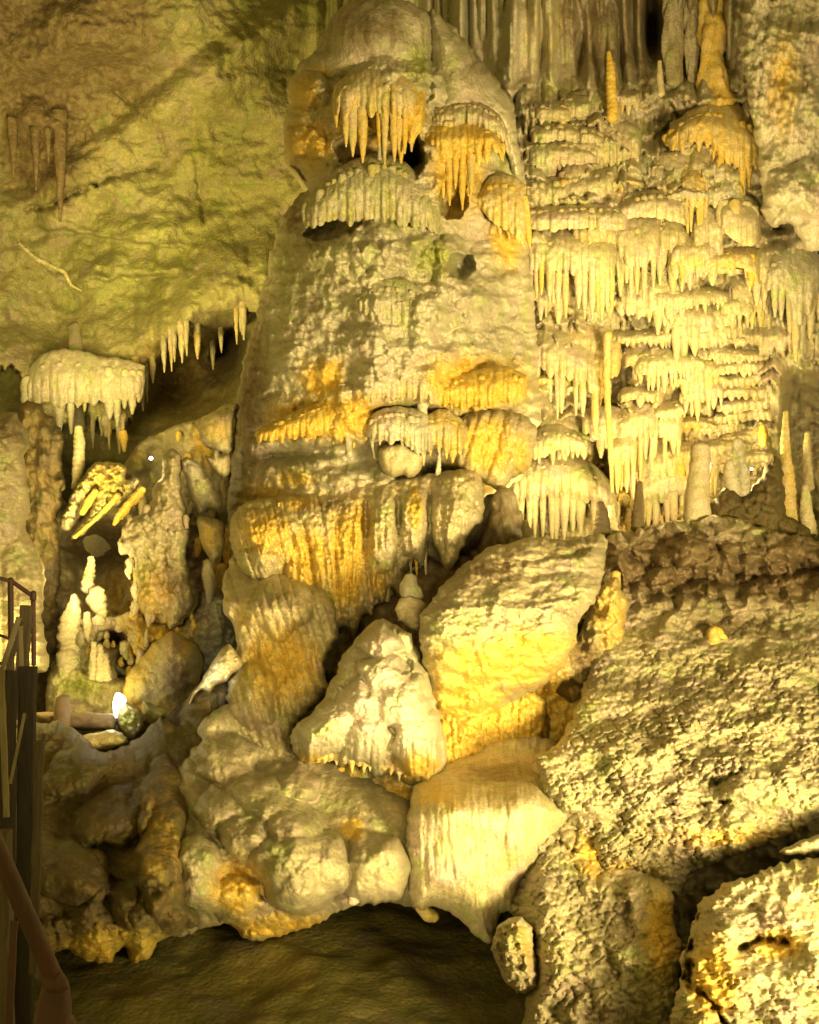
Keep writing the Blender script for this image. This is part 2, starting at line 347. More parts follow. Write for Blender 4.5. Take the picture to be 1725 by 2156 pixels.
def curtain(top, bot, Y, label=None, cat='dripstone', spacing=11, mid=.4, mat=None, wr=.62, tintc=(0, 0, 0), tvar=.5, out=.22, parent=None, group='dripstone curtains on the flowstone wall', name='dripstone_curtain', seed=None, minlen=.65, long_p=.85, taper=.35, capname='ledge', step=1.8, lean=0, cap_tint=None, droplet=9, ext=0):
    """a ledge with a toothed lower rim (one mesh) and the separate stalactites that hang from it"""
    SEED[0] += 1; rs = np.random.RandomState(seed if seed is not None else SEED[0]); mat = mat or M_CALC
    top = np.array(top, float); bot = np.array(bot, float)
    if ext:
        xm_ = (top[0, 0]+top[-1, 0])/2; top[:, 0] = xm_+(top[:, 0]-xm_)*(1+ext); bot[:, 0] = xm_+(bot[:, 0]-xm_)*(1+ext); top[0, 1] -= 7*min(1, ext*6); top[-1, 1] -= 7*min(1, ext*6); bot[:, 1] += 8
    x0 = max(top[0, 0], bot[0, 0]*0+top[0, 0]); x1 = top[-1, 0]
    tf = catmull(top, 6, False); bf = catmull(bot, 6, False)
    tf = tf[np.argsort(tf[:, 0])]; bf = bf[np.argsort(bf[:, 0])]
    ft = lambda x: np.interp(x, tf[:, 0], tf[:, 1]); fb = lambda x: np.interp(x, bf[:, 0], bf[:, 1])
    c = []; x = x0+spacing*.4
    while x < x1-spacing*.2: c.append(x); x += spacing*rs.uniform(.65, 1.35)
    c = np.array(c) if c else np.array([(x0+x1)/2]); wd = spacing*rs.uniform(.55, .9, len(c)); ln = rs.uniform(.3, 1, len(c))
    u = np.arange(x0, x1+step, step); nr = 26
    H = fb(u)-ft(u); droplet = max(droplet, H.mean()*.16 if mid < .5 else 0); mid = mid if mid > .5 else mid*.6+.25; q = np.clip(1-((u[:, None]-c)/wd)**2, 0, 1)
    tooth = (q**.7*ln*droplet).max(1); rib = (np.sqrt(q)*(.5+.5*ln)).max(1)
    eu = ft(u)+H*mid+tooth+gn(u/40, u*0, SEED[0])*4
    ends = np.clip(1-np.abs(2*(u-x0)/(x1-x0)-1)**6, 0, 1)**.6
    t = np.linspace(0, 1, nr); UU, TT = np.meshgrid(u, t); EE = eu[None]; TP = ft(u)[None]+3*gn(UU/18, TT*0, SEED[0]+4)
    VV = TP+(EE-TP)*TT
    prof = (1-(1-np.clip(TT/.7, 0, 1))**2)**.6*(1-.2*ss(.8, 1, TT))
    dep = out*prof*ends[None]+.085*rib[None]*ss(.05, .5, TT)*(spacing/11)**.7+.022*gn(UU/9, VV/13, SEED[0]+6)+.035*bumps(UU, VV, 15, 12, SEED[0]+8)*ss(.9, .4, TT)
    Yf = Y-dep; Yb = Y+.10+0*dep; Yb[-1] = Yf[-1]+.05
    V = np.concatenate([np.stack(P(UU.ravel(), VV.ravel(), Yf.ravel()), 1), np.stack(P(UU.ravel(), (VV*1).ravel(), Yb.ravel()), 1)])
    nu = len(u); i, j = np.meshgrid(np.arange(nr-1), np.arange(nu-1), indexing='ij'); a = (i*nu+j).ravel(); n0 = nr*nu
    F = [np.stack([a, a+nu, a+nu+1, a+1], 1), np.stack([a+1+n0, a+nu+1+n0, a+nu+n0, a+n0], 1)]
    jj = np.arange(nu-1); ii = np.arange(nr-1)*nu
    F += [np.stack([jj, jj+1, jj+1+n0, jj+n0], 1), np.stack([(nr-1)*nu+jj+n0, (nr-1)*nu+jj+1+n0, (nr-1)*nu+jj+1, (nr-1)*nu+jj], 1), np.stack([ii+n0, ii+nu+n0, ii+nu, ii], 1), np.stack([ii+nu-1, ii+2*nu-1, ii+2*nu-1+n0, ii+nu-1+n0], 1)]
    T = np.zeros((len(V), 3)); T[:] = cap_tint if cap_tint is not None else np.array(tintc)*.8
    T[:, 0] += np.concatenate([(ss(.5, 1, TT)*.12).ravel()]*2)
    xm = (x0+x1)/2
    root = parent
    if parent is None: root = empty(name, P(xm, float(fb(xm)), Y), label, cat, group)
    mid_o = mk(capname, V, np.concatenate(F), mat, root, T, base='top')
    par = root if parent is None else mid_o
    if mid < 1:
        for k in range(len(c)):
            if rs.rand() > long_p: continue
            h = fb(c[k])-ft(c[k]); y0 = ft(c[k])+h*min(mid, .4)*.35+3; y1 = ft(c[k])+h*rs.uniform(minlen, 1.0)
            e0 = max(0.02, 1-abs(2*(c[k]-x0)/(x1-x0)-1)**6)**.6; yd = Y-out*e0*.8+rs.uniform(-.05, .05)
            if y1-y0 < spacing: continue
            rr = spacing*wr*rs.uniform(.7, 1.15); dx = lean*(y1-y0)+rs.uniform(-2, 2)
            pts = [(c[k], y0), (c[k]+dx*.3, y0+(y1-y0)*.35), (c[k]+dx*.7, y0+(y1-y0)*.75), (c[k]+dx, y1)]
            tt = np.array(tintc, float)*rs.uniform(.4, 1.2); tt[0] += .7*tvar*rs.rand()**1.5
            tube('stalactite', pts, [rr*.8, rr, rr*(taper+1)/2*rs.uniform(.8, 1.2), rr*taper*.5], yd, mat, par, seg=4, lump=.22, tint=tt, rings=10, base='top')
    return root
# ================================================================== THE SETTING
def ground_mesh():
    xs = np.linspace(-9, 9, 420); ys = np.linspace(1.5, 19, 330); X, Y = np.meshgrid(xs, ys)
    Z = -3.72+.16*fbm(X*.5, Y*.5, 4, 3)+.03*fbm(X*2.5, Y*2.5, 4, 5)+.008*fbm(X*9, Y*9, 3, 6)+ss(10.0, 13, Y)*.6
    V = np.stack([X.ravel(), Y.ravel(), Z.ravel()], 1); nx = len(xs)
    i, j = np.meshgrid(np.arange(len(ys)-1), np.arange(nx-1), indexing='ij'); a = (i*nx+j).ravel()
    o = mk('ground', V, np.stack([a, a+1, a+nx+1, a+nx], 1), M_SOIL, None, np.zeros((len(V), 3)))
    o['kind'] = 'structure'
ground_mesh()
def wallY(u, v):
    y = 17.2+.8*ss(400, 1000, v)-3.2*ss(760, 1150, u)
    y = y-3.2*ss(430, -400, v)*ss(900, 300, u)                       # the roof leans forward, upper left
    y = y+.7*fbm(u/420+3, v/300, 3, 11)
    return y
def wall_disp(u, v):
    L = ss(760, 620, u); R = 1-L
    h = L*(.30*fbm(u/150, v/110, 5, 21)+.10*bumps(u, v, 46, 30, 22, 1.3, .5)+.10*np.abs(gn((u+v*1.3)/90, (v-u*.5)/200, 25)))
    h = h-L*.5*crack(u, v, [(60, 438), (110, 432), (150, 405), (198, 388)], 6)-L*.35*crack(u, v, [(198, 388), (260, 365), (330, 352)], 5)
    # hanging plate with a lip, mid left
    e = 478+(u-90)*.16+8*gn(u/40, u*0, 3); h = h+L*.55*ss(70, 110, u)*ss(420, 330, u)*ss(e-90, e-6, v)*ss(e+3, e-3, v)
    e2 = 590-(u-200)*.10+6*gn(u/30, u*0, 4); h = h+L*.4*ss(120, 230, u)*ss(400, 330, u)*ss(e2-70, e2-6, v)*ss(e2+3, e2-3, v)
    # diagonal fold of the roof
    f = v-(430-.72*(u-60)); h = h+L*.55*ss(-70, 0, f)*ss(160, 0, f)*ss(520, 380, v)
    # the roof comes down to a ragged hanging hem
    ex = [-420, -60, 30, 62, 85, 110, 130, 150, 172, 196, 215, 238, 262, 285, 300, 320, 345, 372, 400, 425, 440, 460, 490, 520, 560]
    ey = [900, 800, 770, 840, 880, 915, 900, 880, 800, 905, 880, 905, 900, 860, 820, 790, 745, 725, 700, 715, 760, 715, 690, 670, 650]
    e0 = np.interp(u, [-420, 0, 120, 280, 400, 560], [860, 830, 880, 850, 730, 680]); e = np.interp(u, ex, ey)+10*gn(u/7, u*0, 31)+14*gn(u/18, u*0, 32)
    hem = ss(e0-260, e0-40, v)*ss(e+3, e-3, v)
    h = h+L*hem*(1.9+.10*ribs(u, v, 24, 33, .5)*ss(e0-110, e0-30, v)*(.3+ss(-.3, .4, gn(u/60, v/60, 36)))+.06*bumps(u, v, 12, 18, 34)+.16*fbm(u/34, v/44, 5, 35))
    h = h+L*(.045*fbm(u/16, v/16, 4, 37)+.10*blocks(u, v, 90, 60, 38, -.3)*ss(-.2, .3, fbm(u/150, v/120, 2, 39)))-L*.2*(crack(u, v, [(240, 190), (330, 260), (350, 330)], 4)+crack(u, v, [(210, 570), (300, 590), (345, 580)], 6)+crack(u, v, [(410, 330), (430, 470)], 4))
    # hollow
    h = h-L*2.6*(gs(u, v, 370, 800, 95, 75)+.8*gs(u, v, 465, 730, 45, 60))-L*1.3*gs(u, v, 215, 1080, 80, 90)
    # right: stacked flowstone tiers
    ph = v/44+1.1*gn(u/80, v/120, 41)+.5*gn(u/26, v/60, 42)
    ph = ph+.30*ribs(u, v, 13, 44, .6)
    f = ph-np.floor(ph); hr = .42*f**.8*ss(1, .72, f)*(.45+.75*ss(-.5, .5, gn(u/50, v/40, 40)))+.16*ribs(u, v, 12, 43)+.14*bumps(u, v, 17, 20, 45, .8, .9, jit=1)+.06*fbm(u/10, v/14, 3, 50)+.3*fbm(u/120, v/200, 4, 46)
    up = ss(250, 120, v)*ss(1640, 1500, u)                           # tall folded curtains near the roof
    hr = hr*(1-up)+up*(.45*np.abs(gn(u/38, v/340, 47))*2+.14*ribs(u, v, 15, 48)+.08*bumps(u, v, 16, 26, 49)-.2)
    hr = hr-1.5*gs(u, v, 1372, 50, 16, 75)-1.0*gs(u, v, 1468, 110, 6, 60)-.9*gs(u, v, 1390, 265, 75, 38)
    hr = hr-1.3*gs(u, v, 1268, 900, 16, 110)-.8*gs(u, v, 1300, 790, 18, 60)-1.2*gs(u, v, 1640, 480, 24, 26)-2.2*ss(1640, 1670, u)*ss(760, 860, v)
    return h+R*hr
def wall_tint(u, v):
    T = np.zeros(u.shape+(3,))
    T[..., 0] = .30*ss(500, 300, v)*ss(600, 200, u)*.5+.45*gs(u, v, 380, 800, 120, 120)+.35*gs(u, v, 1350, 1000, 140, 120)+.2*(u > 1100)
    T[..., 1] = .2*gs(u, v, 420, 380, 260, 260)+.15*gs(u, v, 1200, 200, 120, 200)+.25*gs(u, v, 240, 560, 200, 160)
    T[..., 2] = .55*ss(330, 150, v)*ss(460, 250, u)+.75*gs(u, v, 90, 330, 100, 110)+.5*gs(u, v, 370, 800, 110, 100)+.5*gs(u, v, 470, 740, 50, 80)+.45*ss(260, 100, v)*ss(1150, 1200, u)*ss(1560, 1500, u)  # dark channel paints shade into the top corner, hollow and upper folds
    return T
def wsurf(x, y):
    q = np.array([float(x)]); p = np.array([float(y)]); return float((wallY(q, p)-wall_disp(q, p))[0])
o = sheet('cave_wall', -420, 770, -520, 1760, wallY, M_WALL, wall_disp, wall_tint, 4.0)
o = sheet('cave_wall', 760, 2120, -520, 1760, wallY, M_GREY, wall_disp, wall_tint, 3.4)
# roof over the whole chamber, above the frame
def roof():
    xs = np.linspace(-9, 9, 60); ys = np.linspace(-3, 18, 60); X, Y = np.meshgrid(xs, ys)
    Z = 8.6+.5*fbm(X*.3, Y*.3, 4, 8)+.02*(Y-8)**2*0
    V = np.stack([X.ravel(), Y.ravel(), Z.ravel()], 1); i, j = np.meshgrid(np.arange(59), np.arange(59), indexing='ij'); a = (i*60+j).ravel()
    mk('cave_ceiling', V, np.stack([a, a+60, a+61, a+1], 1), M_WALL, None, np.zeros((len(V), 3)))['kind'] = 'structure'
roof()
# ================================================================== THE GREAT COLUMN
colx = P(820, 1340, 12); COL = empty('giant_column', (colx[0], 12.0, colx[2]), 'huge bell shaped flowstone column with orange fringes rising in the middle', 'column')
body = [(690, 60), (706, 30), (730, 12), (790, 2), (850, 6), (915, 34), (960, 62), (1010, 120), (1050, 170), (1078, 215), (1090, 290), (1102, 360), (1110, 420), (1118, 500), (1112, 545), (1122, 600), (1128, 680), (1131, 780), (1140, 870), (1126, 920), (1112, 985), (1070, 1025), (1022, 1050), (1018, 1110), (1000, 1150), (930, 1180), (850, 1200), (800, 1250), (740, 1290), (690, 1290), (640, 1270), (560, 1240), (515, 1215), (482, 1150), (480, 1080), (486, 1000), (492, 930), (500, 850), (520, 730), (545, 645), (565, 560), (588, 480), (625, 415), (650, 392), (604, 345), (598, 300), (600, 250), (612, 220), (606, 190), (625, 140), (655, 112)]
def colY(u, v): return 12.55-.15*ss(200, 1100, v)+.9*((u-830)/330)**2*1.0
def col_disp(u, v):
    h = .14*fbm(u/90, v/120, 5, 51)+.035*fbm(u/14, v/16, 4, 52)
    corn = ss(-.15, .35, fbm(u/120+5, v/90, 3, 53))
    h = h+corn*(.07*bumps(u, v, 19, 16, 54, 1.0, .9, jit=1)+.035*bumps(u, v, 9, 9, 55, 1, .8, jit=1))+.06*fbm(u/30, v/36, 4, 59)
    h = h+.09*bumps(u, v, 13, 20, 56, 1.3, .4)*(gs(u, v, 840, 650, 90, 70)+gs(u, v, 1070, 600, 60, 180)+gs(u, v, 1050, 860, 90, 60))
    h = h+.07*ribs(u, v, 22, 57)*gs(u, v, 640, 1150, 200, 160)
    # folded flank left, smooth dome above
    h = h*(1-.75*gs(u, v, 790, 60, 110, 80))*(1-.8*gs(u, v, 1000, 150, 80, 80))
    h = h+.4*gs(u, v, 830, 760, 200, 170)+.25*gs(u, v, 740, 560, 120, 80)
    h = h-.35*crack(u, v, [(905, 40), (912, 110), (905, 200)], 9)
    h = h+.12*ribs(u+.2*(v-600)*ss(700, 560, u), v, 26, 60, .6)*ss(-.1, .4, fbm(u/110, v/70, 3, 66))*ss(480, 560, v)+.14*fbm(u/55, v/40, 5, 67)
    for (bx, by, br) in ((735, 520, 42), (690, 600, 40), (820, 540, 50), (900, 650, 44), (760, 720, 46), (860, 740, 40), (1010, 640, 40), (1060, 720, 40), (980, 730, 44), (620, 760, 40), (580, 860, 36), (700, 985, 50), (600, 1000, 44), (800, 590, 36)): h = h+.16*blob(u, v, bx, by, br*1.2, br*.8)
    # dark alcoves behind the draperies
    h = h-.95*blob(u, v, 800, 318, 95, 48, .1)-.9*blob(u, v, 872, 325, 22, 50)-.8*blob(u, v, 955, 420, 32, 44)-.55*blob(u, v, 970, 558, 30, 28)
    h = h-.7*blob(u, v, 700, 478, 62, 26, -.3)-.5*gs(u, v, 640, 350, 30, 40)-.6*gs(u, v, 640, 955, 110, 14, -.1)-.5*gs(u, v, 860, 868, 95, 13)
    h = h-.6*gs(u, v, 770, 970, 60, 22)-.7*gs(u, v, 900, 1000, 55, 28)-.55*gs(u, v, 990, 890, 50, 12)
    h = h-.45*gs(u, v, 640, 1085, 90, 14, .12)
    h = h+.10*bumps(u, v, 26, 22, 58, 1.2, .5)*gs(u, v, 640, 280, 60, 110)+.35*blob(u, v, 640, 300, 42, 36)+.3*blob(u, v, 655, 180, 40, 50)
    h = h+.16*blob(u, v, 650, 540, 46, 28)+.25*blob(u, v, 948, 525, 34, 32)
    return h
ct = blurpatch([(0, 640, 200, 45, 60, .6), (0, 650, 300, 60, 60, .75), (0, 790, 260, 100, 70, .75), (0, 965, 350, 60, 100, .9), (0, 1070, 500, 40, 70, .8), (0, 680, 800, 45, 45, 1), (0, 700, 880, 150, 45, 1), (0, 1000, 810, 110, 60, 1), (0, 1030, 960, 100, 80, .85), (0, 560, 1070, 70, 60, .8), (0, 650, 1160, 190, 110, 1.0), (0, 620, 1010, 60, 22, .6),
                (1, 880, 150, 40, 50, 0.53), (1, 850, 450, 60, 40, 0.56), (1, 910, 540, 60, 60, 0.56), (1, 620, 570, 60, 90, 0.34), (1, 1060, 320, 30, 60, 0.50), (1, 700, 560, 140, 50, 0.34), (1, 620, 1000, 90, 50, 0.28),
                (2, 530, 800, 40, 330, .6), (2, 770, 60, 140, 70, .42), (2, 1010, 150, 90, 90, .35), (2, 620, 440, 30, 60, .6), (2, 800, 340, 110, 30, .8), (2, 560, 1000, 60, 60, .4)])  # dark entries paint shade on the left flank, dome top and alcove
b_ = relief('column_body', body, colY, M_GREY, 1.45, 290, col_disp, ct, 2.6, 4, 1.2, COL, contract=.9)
b_['label'] = 'grey and ochre body of the column'
relief('cap_dome', [(694, 70), (702, 32), (726, 8), (770, -6), (820, -6), (868, 6), (905, 36), (913, 90), (906, 150), (900, 200), (872, 215), (850, 165), (790, 150), (740, 165), (705, 185), (640, 170), (628, 145), (660, 112), (692, 100)], lambda u, v: 11.75+.3*((u-810)/110)**2, M_GREY, .55, 75,
       lambda u, v: .03*fbm(u/30, v/30, 4, 61)+.11*bumps(u, v, 15, 20, 62, .8, .4)*ss(110, 160, v)*ss(800, 860, u)+.05*bumps(u, v, 12, 26, 63)*ss(120, 170, v), blurpatch([(1, 885, 140, 45, 70, 0.56), (2, 790, 50, 120, 70, .5), (0, 670, 160, 40, 30, .5)]), 2.6, 3, .7, COL)  # dark tint paints the dome's unlit top
relief('cap_shoulder', [(905, 25), (950, 62), (1000, 118), (1045, 170), (1075, 215), (1090, 290), (1098, 350), (1085, 370), (1062, 320), (1050, 275), (1000, 262), (950, 255), (915, 262), (905, 200)], lambda u, v: 12.0+.5*((u-960)/120)**2, M_GREY, .55, 60,
       lambda u, v: .03*fbm(u/30, v/30, 4, 64)+.12*bumps(u, v, 13, 17, 65, .8, .4)*ss(195, 240, v), blurpatch([(1, 930, 200, 50, 60, 0.37), (2, 1000, 140, 60, 60, .35)]), 2.6, 3, .6, COL)  # shoulder top darkened by tint, as shade above the low lamps
def cc(*a, **k):
    k['out'] = k.get('out', .22)*.75; k['droplet'] = k.get('droplet', 9)*1.5; k.setdefault('wr', .75); k.setdefault('capname', 'fringe'); return curtain(*a, parent=COL, **k)
cc([(703, 178), (745, 150), (800, 140), (850, 145), (882, 178)], [(703, 285), (740, 330), (800, 372), (850, 355), (882, 300)], 11.22, spacing=15, mid=.2, mat=M_CALC, tintc=(.3, 0, 0), tvar=.9, out=.4, minlen=.75, wr=.7, capname='upper_drapery')
cc([(835, 180), (868, 170), (895, 190)], [(835, 330), (865, 380), (895, 300)], 11.25, spacing=20, mid=.6, mat=M_OCH, tintc=(.8, 0, 0), out=.25, capname='upper_drapery')
cc([(640, 425), (690, 370), (740, 338), (800, 322), (850, 340), (900, 385), (928, 420)], [(640, 485), (700, 478), (760, 485), (820, 482), (880, 488), (928, 500)], 11.32, spacing=14, mid=.82, mat=M_GREY, out=.5, tintc=(.1, .35, 0), droplet=14, capname='crown_ledge')
cc([(908, 232), (950, 215), (1000, 212), (1050, 240), (1075, 290)], [(908, 270), (950, 268), (1000, 268), (1050, 290), (1075, 330)], 11.55, spacing=10, mid=.85, mat=M_CALC, out=.35, capname='shoulder_fringe')
cc([(900, 262), (940, 250), (1000, 255), (1045, 275), (1062, 310)], [(905, 420), (940, 455), (980, 440), (1020, 360), (1062, 350)], 11.45, spacing=15, mid=.2, mat=M_OCH, tintc=(.7, 0, 0), out=.4, minlen=.7, capname='orange_drapery')
cc([(1000, 410), (1030, 375), (1070, 365), (1108, 390)], [(1005, 440), (1040, 500), (1080, 540), (1108, 560)], 11.85, spacing=15, mid=.7, mat=M_CALC, tintc=(.4, .1, 0), out=.35, capname='flank_drapery', lean=.1)
cc([(752, 625), (800, 590), (860, 590), (905, 620)], [(752, 650), (800, 690), (860, 715), (905, 690)], 10.82, spacing=12, mid=.75, mat=M_GREY, out=.22, tintc=(0, .35, 0), capname='fringe')
cc([(540, 905), (600, 875), (660, 850), (720, 830), (760, 845)], [(540, 925), (600, 930), (660, 935), (720, 945), (760, 950)], 11.2, spacing=13, mid=.7, mat=M_OCH, tintc=(.9, 0, 0), out=.42, droplet=14)
cc([(755, 800), (800, 770), (860, 765), (920, 790)], [(755, 835), (800, 850), (860, 852), (920, 845)], 10.85, spacing=11, mid=.75, mat=M_CALC, out=.35, tintc=(.15, .1, 0), droplet=14)
cc([(770, 890), (800, 862), (850, 856), (900, 872), (915, 895)], [(770, 920), (800, 945), (850, 950), (890, 985), (915, 940)], 10.85, spacing=13, mid=.68, mat=M_GREY, out=.36, tintc=(.1, .1, 0), droplet=12)
cc([(885, 880), (930, 860), (965, 875), (985, 900)], [(885, 930), (930, 1000), (965, 990), (985, 960)], 10.95, spacing=15, mid=.55, mat=M_CALC, out=.34, tintc=(.4, 0, 0))
cc([(885, 815), (940, 795), (1000, 780), (1060, 770), (1110, 790)], [(885, 855), (940, 862), (1000, 868), (1060, 860), (1110, 850)], 11.1, spacing=13, mid=.75, mat=M_OCH, out=.35, tintc=(.9, 0, 0), droplet=12)
relief('hanging_bulge', [(950, 905), (985, 870), (1040, 860), (1090, 868), (1128, 895), (1128, 940), (1112, 985), (1075, 1015), (1050, 1035), (1020, 1012), (985, 1005), (955, 960)], 11.4, M_CALC, .5, 60,
       lambda u, v: .10*ribs(u+.3*v, v, 26, 71)+.05*fbm(u/12, v/22, 4, 72)+.1*gs(u, v, 1080, 930, 40, 40), blurpatch([(0, 1030, 940, 60, 60, .9), (0, 1100, 960, 30, 60, .6), (1, 1090, 980, 20, 30, 0.31)]), 2.6, 4, .6, COL)
relief('white_knob', [(797, 950), (825, 935), (870, 940), (892, 960), (885, 990), (868, 1008), (850, 1000), (830, 1005), (805, 990)], 10.85, M_CALC, .22, 18, lambda u, v: .08*bumps(u, v, 20, 34, 75, .7), None, 2.2, 3, .4, COL)
# the great lower drapery
def gd_disp(u, v):
    uu = u-.30*(v-1150)*ss(760, 600, u)+.10*(v-1100)*ss(860, 980, u)
    h = .17*ribs(uu, v, 31, 76, .5)*ss(1040, 1110, v+.1*(u-800))+.08*ribs(uu, v, 13, 78, .5)*ss(1060, 1130, v)+.06*fbm(u/22, v/40, 4, 77)+.05*fbm(u/9, v/12, 3, 79)
    h = h+.28*blob(u, v, 545, 1190, 48, 40)+.24*blob(u, v, 560, 1110, 60, 45)+.2*blob(u, v, 620, 1215, 24, 34)+.3*blob(u, v, 955, 1090, 52, 110, .15)+.24*blob(u, v, 880, 1110, 30, 90)+.2*blob(u, v, 810, 1120, 30, 90)
    h = h+.08*ribs(uu, v, 18, 80, .8)*ss(1040, 1060, v)
    return h-.3*gs(u, v, 838, 1100, 8, 60)-.35*gs(u, v, 905, 1100, 8, 70)-.25*gs(u, v, 770, 1090, 7, 50)
relief('great_drapery', [(486, 1100), (510, 1065), (560, 1048), (640, 1040), (700, 1036), (760, 1020), (840, 1006), (920, 996), (975, 985), (1012, 1000), (1020, 1050), (1018, 1095), (1004, 1108), (988, 1130), (965, 1175), (944, 1206), (928, 1186), (908, 1140), (900, 1168), (888, 1192), (872, 1180), (862, 1210), (852, 1248), (838, 1262), (826, 1238), (816, 1262), (802, 1270), (792, 1262), (782, 1300), (770, 1296), (758, 1320), (745, 1352), (733, 1325), (716, 1322), (704, 1348), (694, 1310), (680, 1290), (664, 1296), (655, 1262), (640, 1248), (620, 1252), (606, 1230), (580, 1225), (545, 1235), (510, 1205), (488, 1160)], lambda u, v: 11.45-.35*ss(560, 760, u)+.0*v, M_CALC, .62, 75, gd_disp,
       blurpatch([(0, 560, 1120, 70, 60, .7), (0, 650, 1180, 60, 80, .85), (0, 730, 1180, 45, 110, 1), (0, 755, 1100, 25, 60, .7), (0, 875, 1070, 14, 45, 1), (0, 800, 1230, 40, 40, .6), (2, 700, 1065, 60, 14, .5), (0, 630, 1060, 60, 20, .6)]), 2.3, 3, 1.0, COL)
ds_ = [(x_+random.uniform(-6, 6), random.uniform(1050, 1110), None, random.uniform(4, 7), random.uniform(2, 8)) for x_ in range(590, 900, 13)]
ds_ = [(a, b, min(b+random.uniform(70, 190), 1215+90*math.exp(-((a-730)/70)**2)), r, d) for a, b, _, r, d in ds_]
for k, (x, y0, y1, r, dx) in enumerate(ds_+[(704, 1120, 1346, 11, 4), (735, 1110, 1350, 12, 8), (760, 1080, 1300, 10, 6), (786, 1060, 1270, 12, 4), (812, 1060, 1265, 14, 4), (838, 1060, 1250, 12, 2), (862, 1060, 1205, 15, -2), (889, 1040, 1188, 15, -2), (660, 1130, 1290, 9, 14), (632, 1150, 1245, 12, 4), (925, 1030, 1150, 14, 0), (680, 1140, 1300, 8, 10)]):
    tube('stalactite', [(x, y0), (x+dx*.5, (y0+y1)/2), (x+dx, y1)], [r*.7, r, r*.35], (10.92 if x > 690 else 11.1)-(.16 if r < 8 else 0), M_CALC, COL, lump=.25, tint=(random.choice((.1, .45, .7)), 0, 0), rings=14, base='top', seg=4)
for pts, r in ([[(722, 810), (728, 870), (737, 960)], [9, 4, 8]], [[(778, 900), (785, 940), (790, 965)], [5, 4, 3]], [[(930, 930), (926, 960), (922, 1000)], [4, 4, 6]], [[(802, 190), (804, 250), (800, 335)], [4, 3.5, 5]], [[(890, 850), (893, 880), (895, 900)], [12, 8, 12]]):
    tube('thin_pillar', pts, r, 10.85 if pts[0][1] > 500 else 11.0, M_GREY, COL, lump=.45, fine=.2, rings=10, base='top')
# small rounded alcove egg shapes behind the upper drapery
for x, y, rx, ry in ((735, 240, 17, 26), (737, 215, 14, 14), (821, 262, 14, 32), (817, 228, 12, 14)):
    tube('nodule', [(x, y-ry), (x, y), (x, y+ry)], [rx*.5, rx, rx*.4], 11.25, M_OCH, COL, lump=.1, tint=(.9, 0, 0), rings=12, base='top')
# lower foot of the column
relief('column_foot', [(482, 1420), (500, 1340), (470, 1270), (488, 1170), (560, 1130), (650, 1150), (700, 1250), (712, 1330), (684, 1400), (688, 1455), (645, 1500), (618, 1550), (640, 1610), (560, 1590), (490, 1530), (478, 1480)], lambda u, v: 11.7-.9*ss(1180, 1280, v)-(v-1200)*.003, M_CALC, .4, 70,
       lambda u, v: .12*ribs(u-.35*v, v, 20, 81)+.12*bumps(u, v, 42, 60, 82, .7, .4)+.05*fbm(u/14, v/22, 4, 83)+.35*blob(u, v, 590, 1270, 75, 70)+.3*blob(u, v, 530, 1470, 55, 70), blurpatch([(0, 590, 1400, 90, 90, .75), (0, 520, 1300, 40, 50, .4), (1, 510, 1430, 40, 60, 0.25), (2, 590, 1265, 60, 50, .35)]), 2.6, 4, 1.0, COL)
